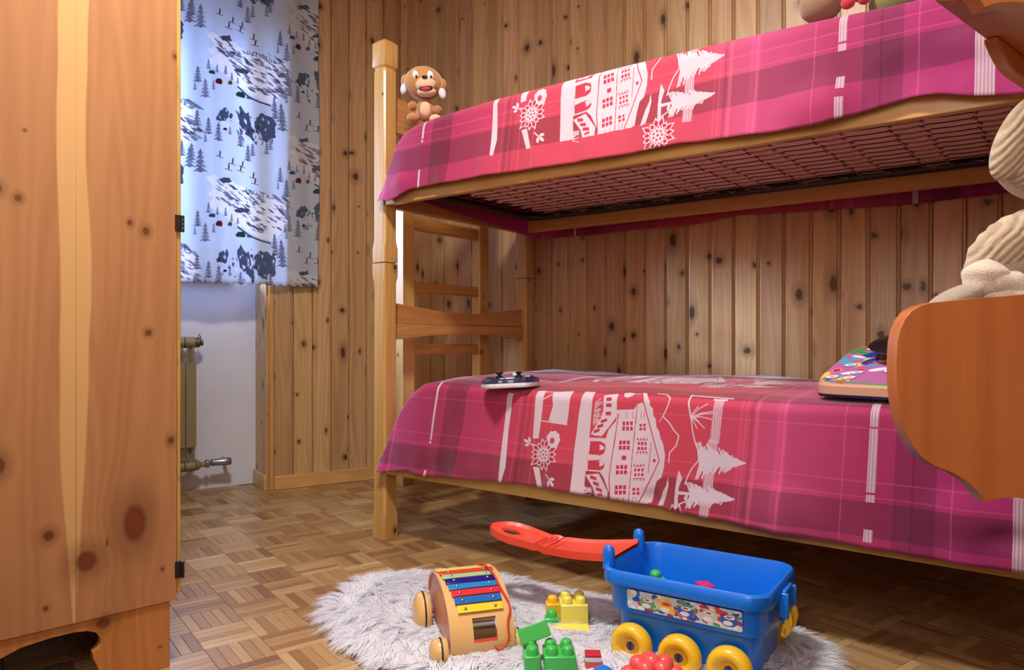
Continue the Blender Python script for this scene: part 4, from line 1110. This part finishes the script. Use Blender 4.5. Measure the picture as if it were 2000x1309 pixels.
st_o.location = (0.008, -.1185, 0.004); st_o.rotation_euler = (math.radians(6), 0, 0)
st_o.location.y = -.1075
# red pull handle: a flat trough with a ring grip, between the lugs
b = MB()
prof = []
N_ = 34; hl = 0.380
for i in range(N_+1):
    t = i/N_; x = -.172 - hl*t
    hw = np.interp(t, [0,.1,.45,.60,.68,.76,.86,.94,.985,1], [.070,.068,.052,.046,.050,.056,.052,.036,.016,.004])
    hi = np.interp(t, [0,.76,.785,.83,.88,.91,.92,1], [0,0,.012,.022,.014,.002,0,0])
    z = .208 - .018*math.sin(PI*min(1,t*1.1)) + .002*math.sin(t*60)*(1 if .45 < t < .62 else 0)
    prof.append((x, float(hw), float(hi), z))
for (x0,h0,i0,z0),(x1,h1,i1,z1) in zip(prof[:-1], prof[1:]):
    for sg in (1,-1):
        wl = 0.007
        a = [(x0,sg*i0,z0),(x0,sg*max(i0,h0-wl),z0),(x0,sg*h0,z0+.008),(x0,sg*(h0),z0-.010),(x0,sg*max(i0,h0-wl),z0-.006),(x0,sg*i0,z0-.006)]
        c = [(x1,sg*i1,z1),(x1,sg*max(i1,h1-wl),z1),(x1,sg*h1,z1+.008),(x1,sg*(h1),z1-.010),(x1,sg*max(i1,h1-wl),z1-.006),(x1,sg*i1,z1-.006)]
        fs_ = [(0,1,7,6),(1,2,8,7),(2,3,9,8),(3,4,10,9),(4,5,11,10)]
        if i0 > 0 or i1 > 0: fs_.append((5,0,6,11))
        b.add(a+c, fs_)
hd = b.build('pull_handle', M_redp, wg, smooth=True)
b = MB()
for k in range(4): b.box(-.172-hl*(.47+.045*k)-.002, -.172-hl*(.47+.045*k)+.002, -.030, .030, .2005-.0022*k, .2035-.0022*k)
tag(b.build('grip_ridges', M_redp, hd, bevel=0.001), kind='stuff')

# latch at the far end
b = MB(); b.box(.181,.190,-.030,.030,.120,.190); b.box(.176,.196,-.036,-.028,.135,.186); b.box(.176,.196,.028,.036,.135,.186); b.build('latch_loop', M_blue, wg, bevel=0.003)
lt = MB(); lt.prism([(.178,.098),(.186,.094),(.196,.104),(.202,.128),(.199,.142),(.192,.146),(.184,.128)], -.030, -.014, 'y'); lt.prism([(.178,.098),(.186,.094),(.196,.104),(.202,.128),(.199,.142),(.192,.146),(.184,.128)], .014, .030, 'y'); lt.box(.182,.192,-.030,.030,.098,.116)
lt.build('latch', M_yelp, wg, bevel=0.002)

# ------------------------------------------------------------ building blocks
M_grn = plain('green_plastic', (64, 186, 84), 0.34, noise=0.03, coat=0.15)
M_ylw = plain('lemon_plastic', (236, 222, 92), 0.36, noise=0.03, coat=0.1)
M_org = plain('amber_plastic', (240, 190, 44), 0.36, noise=0.03, coat=0.1)
M_pnk = plain('magenta_plastic', (206, 40, 110), 0.36, noise=0.03)
UN = 0.0335
def block(label, mat, nx, ny, h, loc, rz=0, rot=None, studs=True, cat='toy block', group=None, sh=0.017):
    b = MB()
    lx, ly = nx*UN-0.0006, ny*UN-0.0006
    lo = [rrect(lx, ly, .0025, 0, 2), rrect(lx, ly, .0025, h-.0015, 2), rrect(lx-.003, ly-.003, .002, h, 2)]
    b.loft(lo)
    o = b.build('toy_block', mat, None, smooth=True)
    o.location = loc; o.rotation_euler = rot if rot else (0, 0, rz)
    if studs:
        first = None
        for i in range(nx):
            for j in range(ny):
                if first is None:
                    s_ = MB(); s_.lathe([(.0128,-.0005),(.0124,sh*.62),(.0108,sh*.86),(.0075,sh),(.0001,sh+.0006)], 16)
                    first = s_.build('stud', mat, o, smooth=True); q = first
                else: q = inst(first, o)
                q.location = ((i-(nx-1)/2)*UN, (j-(ny-1)/2)*UN, h)
    return tag(o, label, cat, group)
block('green toy block with four studs, wider one in the green pair', M_grn, 2, 2, .058, (.099, 1.535, .012), 0.02)
block('narrow green toy block with two studs beside the wider green one', M_grn, 1, 2, .058, (.041, 1.535, .012), 0.05)
block('flat green toy block lying tilted on the green blocks', M_grn, 2, 1, .018, (.047, 1.565, .096), rot=(math.radians(70), math.radians(-17), 0.12), studs=False)
block('yellow toy block with four studs on the white rug', M_ylw, 2, 2, .058, (.150, 1.788, .026), 0.03)
block('single-stud green toy block left of the yellow block', M_grn, 1, 1, .030, (.0965, 1.775, .020), 0.0)
block('small amber toy block behind the single-stud green block', M_org, 1, 1, .040, (.1010, 1.816, .030), 0.06)
# jagged yellow plate lying in front of the yellow block
b = MB(); b.prism([(-.060,-.008),(-.046,.0),(-.038,-.020),(-.030,-.002),(-.022,-.028),(-.012,-.006),(.034,-.004),(.034,.034),(-.040,.034),(-.060,.018)], 0, .018)
o = b.build('toy_plate', M_ylw, None, bevel=0.0015); o.location = (.150, 1.712, .020); o.rotation_euler = (.25, 0, 0.03); tag(o, 'pale yellow jagged toy plate sunk in the fur before the yellow block', 'toy plate')
# printed cube: red, white and rose stripes
C = Canvas(64, 64, (226, 224, 230)); C.a[:45, :, :3] = np.array((214, 96, 84))/255; C.a[57:, :, :3] = np.array((192, 44, 52))/255
C.disc(38, 24, 4, 3, (196, 60, 120))
b = MB(); b.box(-.0165,.0165,-.014,.014,0,.048)
o = b.build('toy_block', printed('stripe_print', C.image('cube_stripes'), 0.5, ext='EXTEND'), None, bevel=0.0012); o.location = (.1700, 1.530, .020); o.rotation_euler = (0, 0, -0.03)
setuv(o, lambda co: np.stack([(co[:,0]+.0165)/.033, co[:,2]/.048], 1)); tag(o, 'small toy cube striped red, white and rose in the fur', 'toy block')
# blue dome block at the bottom edge
b = MB(); b.ell((0,0,0), (.026,.026,.024), 20, 12); b.box(-.024,.024,-.024,.024,-.03,-.006)
o = b.build('toy_block', M_blue, None, smooth=True); o.location = (.186, 1.483, .036); tag(o, 'blue domed toy block at the bottom beside the striped cube', 'toy block')
# red knobbly toy
b = MB(); b.ell((0,0,0), (.050,.042,.034), 24, 14)
M_redk = plain('coral_plastic', (232, 84, 80), 0.34, noise=0.03, coat=0.2)
kb = b.build('knobbly_toy', M_redk, None, smooth=True); kb.location = (.283, 1.470, .042)
first = None
for a_, e_, in [(k*60, 15) for k in range(6)] + [(k*72+20, 55) for k in range(5)] + [(0, 90)]:
    aa, ee = math.radians(a_), math.radians(e_)
    p = (.049*math.cos(aa)*math.cos(ee), .041*math.sin(aa)*math.cos(ee), .033*math.sin(ee))
    if first is None:
        s_ = MB(); s_.ell((0,0,0), (.0185,.0185,.0165), 14, 10); q = first = s_.build('knob', M_redk, kb, smooth=True)
    else: q = inst(first, kb)
    q.location = p
tag(kb, 'round red toy covered in knobs in front of the wagon wheels', 'toy')
# things inside the wagon
block('green toy block standing inside the left end of the wagon tub', M_grn, 1, 1, .110, (.345, 1.715, .062), rot=(0.10, -0.16, 0.5))
block('magenta toy block whose tip shows inside the wagon tub', M_pnk, 1, 1, .122, (.418, 1.632, .060), rot=(0.10, 0.08, 0.3), studs=False)

# ------------------------------------------------------------ xylophone roller
M_beech = plain('beech_ply', (222, 176, 112), 0.34, noise=0.06, nscale=14, coat=0.35)
M_rosy = plain('rose_wood_side', (196, 122, 96), 0.4, noise=0.08, nscale=12, coat=0.2)
M_tyre = plain('black_band', (26, 24, 28), 0.5)
M_mirror = plain('toy_mirror', (150, 150, 156), 0.12, 1.0)
M_screw = plain('screw_steel', (176, 176, 184), 0.25, 1.0)
M_cord = plain('red_cord', (206, 58, 40), 0.7, noise=0.1, nscale=300)
xy = empty('xylophone_cart', (-0.063, 1.596, 0.012), math.radians(17.5), 'wooden roller toy with a rainbow xylophone on its curved back', 'toy')
PF = [(0.004,0.018),(-0.002,0.040),(0.000,0.062),(0.010,0.086),(0.028,0.109),(0.052,0.128),(0.082,0.143),(0.115,0.153),(0.150,0.158),(0.185,0.157),(0.215,0.148),(0.240,0.132),(0.256,0.110),(0.262,0.085)]
# dense profile
def catm(P, k=4):
    out = []
    for i in range(len(P)-1):
        p0, p1, p2, p3 = P[max(i-1,0)], P[i], P[i+1], P[min(i+2,len(P)-1)]
        for j in range(k):
            t = j/k
            out.append(tuple(0.5*((2*p1[q])+(-p0[q]+p2[q])*t+(2*p0[q]-5*p1[q]+4*p2[q]-p3[q])*t*t+(-p0[q]+3*p1[q]-3*p2[q]+p3[q])*t**3) for q in (0,1)))
    out.append(P[-1]); return out
PD = catm(PF)
arcs = [0]
for i in range(1, len(PD)): arcs.append(arcs[-1]+math.dist(PD[i], PD[i-1]))
def onprof(s, off=0):
    y = np.interp(s, arcs, [p[0] for p in PD]); z = np.interp(s, arcs, [p[1] for p in PD])
    y2 = np.interp(s+.002, arcs, [p[0] for p in PD]); z2 = np.interp(s+.002, arcs, [p[1] for p in PD])
    t = Vector((0, y2-y, z2-z)).normalized(); n = Vector((0, -t.z, t.y))
    return Vector((0, y, z)) + n*off, t, n
HWX = 0.073
th = 0.006
inner = []
for i, (y, z) in enumerate(PD):
    _, t, n = onprof(arcs[i]); inner.append((y-n.y*th, z-n.z*th))
# sheet with a window cut-out: strips left, right, below and above
def sheet(x0, x1, i0, i1):
    b = MB(); b.prism(PD[i0:i1+1] + inner[i0:i1+1][::-1], x0, x1, 'x'); return b
i_a = min(range(len(arcs)), key=lambda k: abs(arcs[k]-0.036)); i_b = min(range(len(arcs)), key=lambda k: abs(arcs[k]-0.086))
WX0, WX1 = -0.021, 0.033
b = MB()
for (x0,x1,i0,i1) in ((-HWX,WX0,0,len(PD)-1),(WX1,HWX,0,len(PD)-1),(WX0,WX1,0,i_a),(WX0,WX1,i_b,len(PD)-1)):
    q = sheet(x0,x1,i0,i1); b.add(q.v, q.f)
b.build('curved_shell', M_beech, xy, smooth=True)
b = MB(); b.prism([(y, z) for y, z in inner[i_a-1:i_b+2]] + [(p[0]+.004, p[1]-.001) for p in inner[i_a-1:i_b+2][::-1]], WX0-.003, WX1+.003, 'x'); b.build('mirror', M_mirror, xy, smooth=True)
b = MB(); b.prism([inner[i_a], PD[i_a], (PD[i_a+1][0], PD[i_a+1][1]), inner[i_a+1]], WX0, WX1, 'x'); b.build('window_edge', M_redp, xy)
sp = [(y+.004, z-.002) for y, z in inner] + [(0.235, 0.062),(0.205,0.045),(0.16,0.040),(0.10,0.034),(0.06,0.022),(0.03,0.014)]
for sx in (-1, 1):
    b = MB(); b.prism(sp, sx*(HWX-.008)-.004, sx*(HWX-.008)+.004, 'x'); b.build('side_panel', M_rosy, xy, bevel=0.001)
def twheel(x, y, r, sx):
    Rm = Matrix.Translation((x, y, r-.002)) @ Matrix.Rotation(sx*PI/2, 4, 'Y')
    b = MB(); b.lathe([(.0001,.024),(r*.35,.0235),(r*.68,.020),(r*.90,.012),(r*.985,.003),(r,-.002),(r,-.008),(r*.93,-.014),(r*.80,-.016),(.0001,-.016)], 32, Rm)
    w_ = b.build('wheel', M_beech, xy, smooth=True)
    b = MB(); b.lathe([(r*.985,.0022),(r*1.012,.001),(r*1.012,-.0015),(r*.985,-.0030)], 32, Rm); b.build('rubber_band', M_tyre, w_, smooth=True)
for sx in (-1, 1):
    twheel(sx*(HWX+.020), .222, .049, sx); twheel(sx*(HWX+.017), .030, .030, sx)
b = MB(); b.tube([(-HWX-.01,.222,.047),(HWX+.01,.222,.047)], .006, 8); b.build('axle', M_rosy, xy, smooth=True)
b = MB(); b.tube([(-HWX-.01,.030,.028),(HWX+.01,.030,.028)], .005, 8); b.build('axle', M_rosy, xy, smooth=True)
bars = [((240,214,48),'yellow'),((18,104,190),'blue'),((218,48,56),'red'),((36,132,210),'sky blue'),((34,22,134),'indigo'),((166,206,150),'pale green'),((222,66,48),'orange red'),((236,220,110),'lemon')]
s0 = 0.106
for k, (c, nm) in enumerate(bars):
    s = s0 + k*0.0208
    P, t, n = onprof(s, .0045)
    hw = (.052 + .0022*k)
    M = Matrix(((1,0,0,0.001-.002*k*0.3),(0,t.y,n.y,P.y),(0,t.z,n.z,P.z),(0,0,0,1)))
    b = MB(); b.box(-hw, hw, -.0090, .0090, -.0013, .0013, M)
    br = b.build('bar', plain('bar_'+nm.replace(' ', '_'), c, 0.28, 0.15, coat=0.3), xy, bevel=0.0008)
    tag(br, nm+' xylophone bar')
    for sx in (-1, 1):
        b = MB(); b.lathe([(.0030,.0005),(.0034,.0022),(.0022,.0034),(.0001,.0038)], 10, M @ Matrix.Translation((sx*hw*.66, 0, .0009))); b.build('screw', M_screw, br, smooth=True)
pts = []
for x, s, off in ((.030,.262,.006),(.042,.245,.012),(.050,.215,.012),(.055,.18,.010),(.058,.15,.008),(.064,.125,.006),(.068,.108,.006),(.066,.09,.006),(.058,.072,.006),(.056,.055,.006),(.056,.036,.007),(.046,.022,.008),(.032,.018,.009),(.024,.024,.008)):
    P, t, n = onprof(s, off); pts.append((x, P.y, P.z))
pd = []
for i in range(len(pts)-1):
    p0, p1, p2, p3 = (Vector(pts[max(i-1,0)]), Vector(pts[i]), Vector(pts[i+1]), Vector(pts[min(i+2,len(pts)-1)]))
    for j in range(4):
        t = j/4; pd.append(tuple(0.5*((2*p1)+(-p0+p2)*t+(2*p0-5*p1+4*p2-p3)*t*t+(-p0+3*p1-3*p2+p3)*t**3)))
pd.append(pts[-1])
b = MB(); b.tube(pd, .0024, 8); b.build('pull_cord', M_cord, xy, smooth=True)
for sx, s in ((-.066,.012),(.066,.012)):
    P, t, n = onprof(s, 0.0); M = Matrix(((1,0,0,sx),(0,t.y,n.y,P.y),(0,t.z,n.z,P.z),(0,0,0,1)))
    b = MB(); b.lathe([(.0024,0),(.002,.0008),(.0001,.001)], 8, M); b.build('screw', M_iron, xy)

# ------------------------------------------------------------ toy game pad on the lower bunk
gp = empty('toy_gamepad', BP(0.576, -0.006, 0.575), BED_R+0.12+0.30, 'toy game pad with clear blue top and white base on the lower bunk', 'toy controller')
gp.rotation_euler = (math.radians(-3), math.radians(-3), BED_R+0.55)
out = []
for k in range(48):
    t = 2*PI*k/48
    x = .092*math.cos(t); y = .048*math.sin(t) - 0.030*math.exp(-((abs(x)-.062)/.022)**2)*(1 if math.sin(t) < -0.1 else 0)*abs(math.sin(t)) + (.006*math.cos(2*t))
    out.append((x, y))
def shp(k_, z): return [(x*k_, y*k_ , z) for x, y in out]
b = MB(); b.loft([shp(.93,0), shp(.985,.003), shp(1.0,.008), shp(1.0,.014)]); b.build('base_shell', plain('gamepad_white', (236,232,238), 0.35, coat=0.2), gp, smooth=True)
Tc = NT('clear_blue'); Tc.col(srgb(44, 58, 96)); Tc.rough(0.12); Tc.b.inputs['Transmission Weight'].default_value = 0.35; Tc.b.inputs['Coat Weight'].default_value = 0.4
b = MB(); b.loft([shp(.995,.0142), shp(.99,.024), shp(.93,.030), shp(.80,.032)]); b.build('top_shell', Tc.m, gp, smooth=True)
M_blk = plain('black_plastic', (20, 20, 26), 0.3, coat=0.3); M_ltp = plain('light_plastic', (222, 216, 226), 0.3, coat=0.2)
for x, y in ((-.030,-.010),(.030,-.012)):
    b = MB(); b.lathe([(.012,.031),(.012,.036),(.006,.038),(.006,.043),(.012,.045),(.0125,.048),(.0001,.050)], 18, Matrix.Translation((x,y,0))); b.build('stick', M_blk, gp, smooth=True)
b = MB(); b.ell((.018,.020,.040), (.011,.011,.010), 14, 10); b.build('ball_knob', M_ltp, gp, smooth=True)
for k, (dx, dy) in enumerate(((0,.009),(0,-.009),(.009,0),(-.009,0))):
    b = MB(); b.lathe([(.0042,.030),(.0042,.035),(.0001,.036)], 12, Matrix.Translation((.060+dx,.010+dy,0))); b.build('button', M_ltp if k % 2 else M_blk, gp, smooth=True)
b = MB(); b.box(-.072,-.048,.006,.012,.031,.036); b.box(-.063,-.057,-.003,.021,.031,.036); b.build('direction_pad', M_blk, gp, bevel=0.001)
b = MB(); b.box(-.020,.012,.004,.014,.032,.0345); b.build('label_plate', plain('pink_plate', (214,120,140), 0.4), gp, bevel=0.001)

# ------------------------------------------------------------ activity toy on the lower bunk, near end
at_ = empty('activity_toy', BP(1.555, 0.045, 0.590), BED_R-0.16, 'colourful toy console with tan base on the lower bunk', 'toy')
M_tan = plain('tan_plastic', (206, 158, 132), 0.4, noise=0.03, coat=0.1)
def sl(k_, z0, sl_): 
    L = rrect(.30*k_, .26*k_, .05, 0, 5); return [(x+.06, y+.10, z0 + (y+.13)*sl_) for x, y, _ in L]
b = MB(); b.loft([sl(.985,.0,0), sl(1.0,.004,0), sl(1.0,.007,0)]); b.build('foot_rim', plain('navy_plastic', (30,24,70), 0.4), at_, smooth=True)
b = MB(); b.loft([sl(.99,.007,0), sl(1.0,.026,.08), sl(.97,.030,.34)]); b.build('base', M_tan, at_, smooth=True)
C = Canvas(512, 440, (190, 110, 170))
rs = random.Random(9)
cols = ((36,70,170),(240,210,80),(220,60,60),(60,160,80),(240,238,244),(150,50,140),(90,170,210),(240,150,90))
for k in range(70): C.disc(rs.uniform(0,512), rs.uniform(0,440), rs.uniform(14,44), rs.uniform(10,30), rs.choice(cols), 1, rs.uniform(0,3))
for k in range(16):
    x, y = rs.uniform(40,470), rs.uniform(60,400); C.disc(x, y, 26, 18, (32,60,160), 1, .4); C.disc(x-3, y+6, 24, 16, (240,238,246), 1, .4); C.disc(x-3, y+6, 11, 7, rs.choice(cols), 1, .4)
C.line([(10,30),(250,14),(500,30)], 12, (70,170,90))
b = MB(); b.loft([sl(.955,.0290,.34), sl(.95,.0315,.342)]); tp = b.build('picture_top', printed('toy_print', C.image('toy_shapes'), 0.35, ext='EXTEND'), at_, smooth=True)
setuv(tp, lambda co: np.stack([(co[:,0]+.09)/.30, (co[:,1]+.03)/.26], 1))
b = MB(); b.lathe([(.0001,-.022),(.03,-.020),(.068,-.004),(.075,.004),(.066,.010),(.03,.014),(.0001,.015)], 28, Matrix.Translation((.060,.135,.122)) @ Matrix.Rotation(math.radians(18), 4, 'X'))
b.tube([(.060,.15,.07),(.060,.145,.11)], .016, 10); b.build('steering_knob', M_blk, at_, smooth=True)
b = MB(); b.loft([[(x*.5+.075, y*.35+.15, .085 + (y*.35+.15)*.10) for x, y, _ in rrect(.28,.24,.04,0,5)], [(x*.4+.075, y*.3+.16, .110) for x, y, _ in rrect(.28,.24,.04,0,5)]]); b.build('dashboard', plain('plum_plastic', (120,44,84), 0.4, coat=0.2), at_, smooth=True)

# ------------------------------------------------------------ plush toys
def fuzz(name, c, n=0.10):
    T = NT(name); tc = T.node('ShaderNodeTexCoord').outputs['Object']
    n1 = T.noise(tc, 420, 3); n2 = T.noise(tc, 40, 2)
    T.col(T.mix(n1, srgb(*[q*(1-n*1.6) for q in c]), srgb(*[min(255, q*(1+n)) for q in c])))
    T.rough(0.9); T.b.inputs['Sheen Weight'].default_value = 0.5
    T.bump(T.math('ADD', n1, T.math('MULTIPLY', n2, 1.5)), 0.5, 0.002)
    return T.m
F_tan = fuzz('tan_plush', (186, 128, 66)); F_cream = fuzz('cream_plush', (226, 184, 154)); F_white = fuzz('white_plush', (228, 222, 228)); F_brn = fuzz('brown_plush', (176, 112, 62))
F_red = fuzz('red_felt', (196, 40, 56)); F_eye = plain('eye_black', (12, 12, 14), 0.15, coat=0.5)
pt = BP(0.142, 0.048, 1.480)
pb_ = empty('plush_bear', pt, math.radians(-6), 'small tan plush bear with open red mouth beside the upper bunk post', 'plush toy')
def part(name, c, r, mat, par=pb_, R=None, fn=None, nu=20, nv=12):
    b = MB(); b.ell(c, r, nu, nv, R, fn); return b.build(name, mat, par, smooth=True)
part('body', (0.012,0,0.052), (.034,.030,.042), F_brn)
part('belly', (0.014,-.010,0.052), (.024,.0235,.032), F_cream)
Rh = Matrix.Rotation(math.radians(9), 3, 'Y')
hdp = part('head', (0.004,0,0.145), (.070,.056,.062), F_tan, R=Rh, fn=lambda p: 1 - 0.10*max(0, -p.z/.056))
part('muzzle', (0.022,-.042,0.128), (.036,.026,.027), F_cream, hdp)
part('chin', (0.024,-.038,0.104), (.034,.022,.017), F_cream, hdp)
part('mouth', (0.025,-.0555,0.112), (.024,.0100,.0125), plain('mouth_dark', (70,14,26), 0.7), hdp)
part('tongue', (0.026,-.0610,0.108), (.016,.0060,.0075), F_red, hdp)
part('nose', (0.024,-.0680,0.146), (.010,.006,.0055), F_eye, hdp)
for sx, xx in ((-1,-.012),(1,.040)):
    e_ = part('eye_patch', (xx,-.0500,0.160 if sx < 0 else .157), (.0105,.0065,.017), F_white, hdp, R=Matrix.Rotation(math.radians(-18), 3, 'Y'))
    part('eye', (xx+.004,-.0565,0.153 if sx < 0 else .150), (.0042,.0032,.0055), F_eye, hdp)
for sx in (-1, 1):
    part('ear', (.004+sx*.066,.006,.158 if sx < 0 else .138), (.016,.022,.026), F_tan, hdp)
    part('ear_lining', (.004+sx*.068,-.004,.132 if sx < 0 else .110), (.013,.012,.022), F_white, hdp, R=Matrix.Rotation(sx*math.radians(-14), 3, 'Y'))
    part('arm', (.012+sx*.044,-.012,.066 if sx < 0 else .048), (.016,.016,.017), F_brn)
    part('foot', (.012+sx*.040,-.022,.020 if sx < 0 else .012), (.022,.024,.018), F_tan if sx < 0 else F_cream)

# big plush seen at the top right of the upper bunk
F_bg = fuzz('beige_brown_plush', (150, 116, 88)); F_grn = fuzz('olive_plush', (128, 124, 74))
pt = BP(1.478, 0.055, 1.488)
pg = empty('plush_toy', pt, BED_R, 'brown plush with red bow and olive trousers on the upper bunk', 'plush toy')
part('foot', (0.0,0.0,0.046), (.050,.046,.044), F_bg, pg)
b = MB(); b.tube([(0.03,.02,.07),(0.10,.05,.10),(0.17,.07,.085)], [.030,.036,.04], 14); b.build('leg', F_bg, pg, smooth=True)
for k, (x, z) in enumerate(((.062,.030),(.078,.044),(.094,.036),(.108,.054),(.075,.060))):
    part('bow_loop', (x,-.005+k*.004,z), (.017,.014,.014), F_red, pg, R=Matrix.Rotation(0.5*k, 3, 'Y'), nu=12, nv=8)
part('trousers', (.170,.055,.030), (.075,.06,.045), F_grn, pg)
part('body', (.24,.12,.10), (.08,.07,.10), F_bg, pg)
part('head', (.24,.14,.24), (.075,.07,.07), F_bg, pg)

# ------------------------------------------------------------ corner shelf at the right edge, near the camera
M_shelf = pine('shelf_pine', (186, 112, 58), (158, 82, 38), 0.12, 'z', 0.34, vary=0, kr=(0.003, 0.006))
cs = empty('corner_shelf', (0.57, 0.75, 0.0), 0, 'pine corner shelf with scalloped boards standing beside the bed end', 'shelf')
fp = [(1846,588),(1897,582),(1946,579),(2000,574),(2078,574)]
lf = [(1812,591),(1788,598),(1770,608),(1757,624),(1748,645),(1743,668),(1741,705),(1741,745),(1744,780),(1750,812),(1758,842),(1772,870),(1790,893),(1814,910),(1851,924),(1876,939),(1897,957),(1908,972),(1914,982),(1927,977),(1946,973),(1974,972),(2010,977),(2045,983),(2078,990)]
def cpt(px, py): return ((px+10-1000)/1422*.75 - .57, CAM_Z - (py-662)*.75/1422)
half = [cpt(*p) for p in (lf[::-1] + fp)]
half_b = [q for q in half]
full = half_b + [(-x, z) for x, z in half_b[::-1]]
# remove duplicate centre points
def dd(P):
    o_ = []
    for p in P:
        if not o_ or math.dist(o_[-1], p) > 1e-4: o_.append(p)
    return o_
full = dd(full)
b = MB(); b.prism(full, 0.0, 0.020, 'y'); b.build('front_board', M_shelf, cs, bevel=0.004, seg=3)
DZ = 968*.75/1422
b = MB(); b.prism([(x, z+DZ) for x, z in full], 0.0, 0.020, 'y'); b.build('front_board', M_shelf, cs, bevel=0.004, seg=3)
for z in (0.595, 1.085):
    b = MB(); b.prism([(-.122,.022),(.12,.022),(.40,.30),(.40,.36),(.286,.362)], z, z+.018); b.build('shelf_board', M_shelf, cs, bevel=0.002)
# scalloped side board under the upper shelf, along its slanted edge
a_ = Vector((-.122,.022,0)); e_ = Vector((.286,.362,0)); d_ = (e_-a_); Ls = d_.length; r_ = math.atan2(d_.y, d_.x)
def side(zt):
    pts = [(0.150, 0.0)]
    for k in range(1, 13):
        t = k/12; pts.append((0.150 + 0.075*t, -0.027*math.sin(PI/2*t)**0.8))
    pts += [(Ls-.02,-.027),(Ls-.02,0)]
    b = MB(); b.prism(pts[::-1], -.013, .002, 'y', Matrix.Translation((a_.x, a_.y, zt)) @ Matrix.Rotation(r_, 4, 'Z')); return b
for z in (1.085, 0.595):
    side(z-.0004).build('side_board', M_shelf, cs, bevel=0.002)
b = MB(); b.box(.38,.42,.30,.38,0,1.8); b.build('upright', M_shelf, cs, bevel=0.003)
b = MB(); b.box(.34,.38,-.01,.03,0,1.8); b.build('upright', M_shelf, cs, bevel=0.003)
b = MB(); b.prism([(.36,.0),(.40,.0),(.42,.36),(.38,.36)], .6, .64); b.build('cross_bar', M_shelf, cs, bevel=0.003)
b = MB(); b.prism([(.10,.001),(.36,.001),(.36,.02),(.10,.02)], .66, .72); b.build('cross_bar', M_shelf, cs)
b = MB(); b.prism([(.10,.001),(.36,.001),(.36,.02),(.10,.02)], 1.2, 1.26); b.build('cross_bar', M_shelf, cs)

# knitted plush sitting on the corner shelf
T = NT('beige_knit'); tc = T.node('ShaderNodeTexCoord').outputs['Object']; s3 = T.sep(tc)
n1 = T.noise(tc, 160, 3); rib = T.math('SINE', T.math('MULTIPLY', T.math('ADD', T.math('ADD', s3[0], T.math('MULTIPLY', s3[2], -.9)), T.math('MULTIPLY', T.noise(tc, 12, 2), .02)), 620))
T.col(T.mix(T.mr(rib, -1, 1, 0, .5), T.mix(n1, srgb(170,148,120), srgb(196,178,152)), srgb(128,104,78))); T.rough(.95); T.b.inputs['Sheen Weight'].default_value = .4
T.bump(T.math('ADD', T.math('MULTIPLY', rib, .5), n1), .6, .003); F_knit = T.m
F_wool = fuzz('cream_wool', (200, 186, 168), .12)
F_grey = fuzz('greige_plush', (158, 142, 124))
kp = empty('knitted_plush', (0.66, 0.92, 0.6135), 0, 'beige knitted plush with drooping ears sitting in the corner shelf', 'plush toy')
def kp_part(name, px, py, d, rx, ry, rz_, mat, ang=0, fn=None):
    x = (px-1000)/1422*d - .66; z = CAM_Z-(py-662)*d/1422 - .6135
    return part(name, (x, d-.92, z), (rx, ry, rz_), mat, kp, R=Matrix.Rotation(math.radians(ang), 3, 'Y'), fn=fn, nu=28, nv=18)
rib_fn = lambda p: 1 + .035*math.sin(math.atan2(p.z, p.x)*13)
kp_part('head', 2052, 300, .93, .068, .055, .062, F_wool, 0)
kp_part('ear', 1992, 268, .90, .026, .02, .060, F_knit, 28)
kp_part('ear', 1990, 320, .905, .022, .02, .040, F_knit, -36)
kp_part('body', 2070, 560, .97, .100, .06, .105, F_wool, 0)
kp_part('sleeve', 1972, 482, .90, .062, .030, .034, F_knit, -37, rib_fn)
kp_part('cuff', 1925, 545, .89, .026, .026, .026, F_wool, 10, lambda p: 1+.06*math.sin(p.z*260))
kp_part('cuff', 1960, 558, .885, .034, .026, .020, F_wool, 12, lambda p: 1+.06*math.sin(p.x*260))
kp_part('paw', 1975, 525, .895, .040, .024, .018, F_grey, -8)
kp_part('leg', 1868, 584, .89, .040, .022, .014, F_grey, -24)
kp_part('leg', 1990, 580, .885, .05, .03, .016, F_wool, 0)
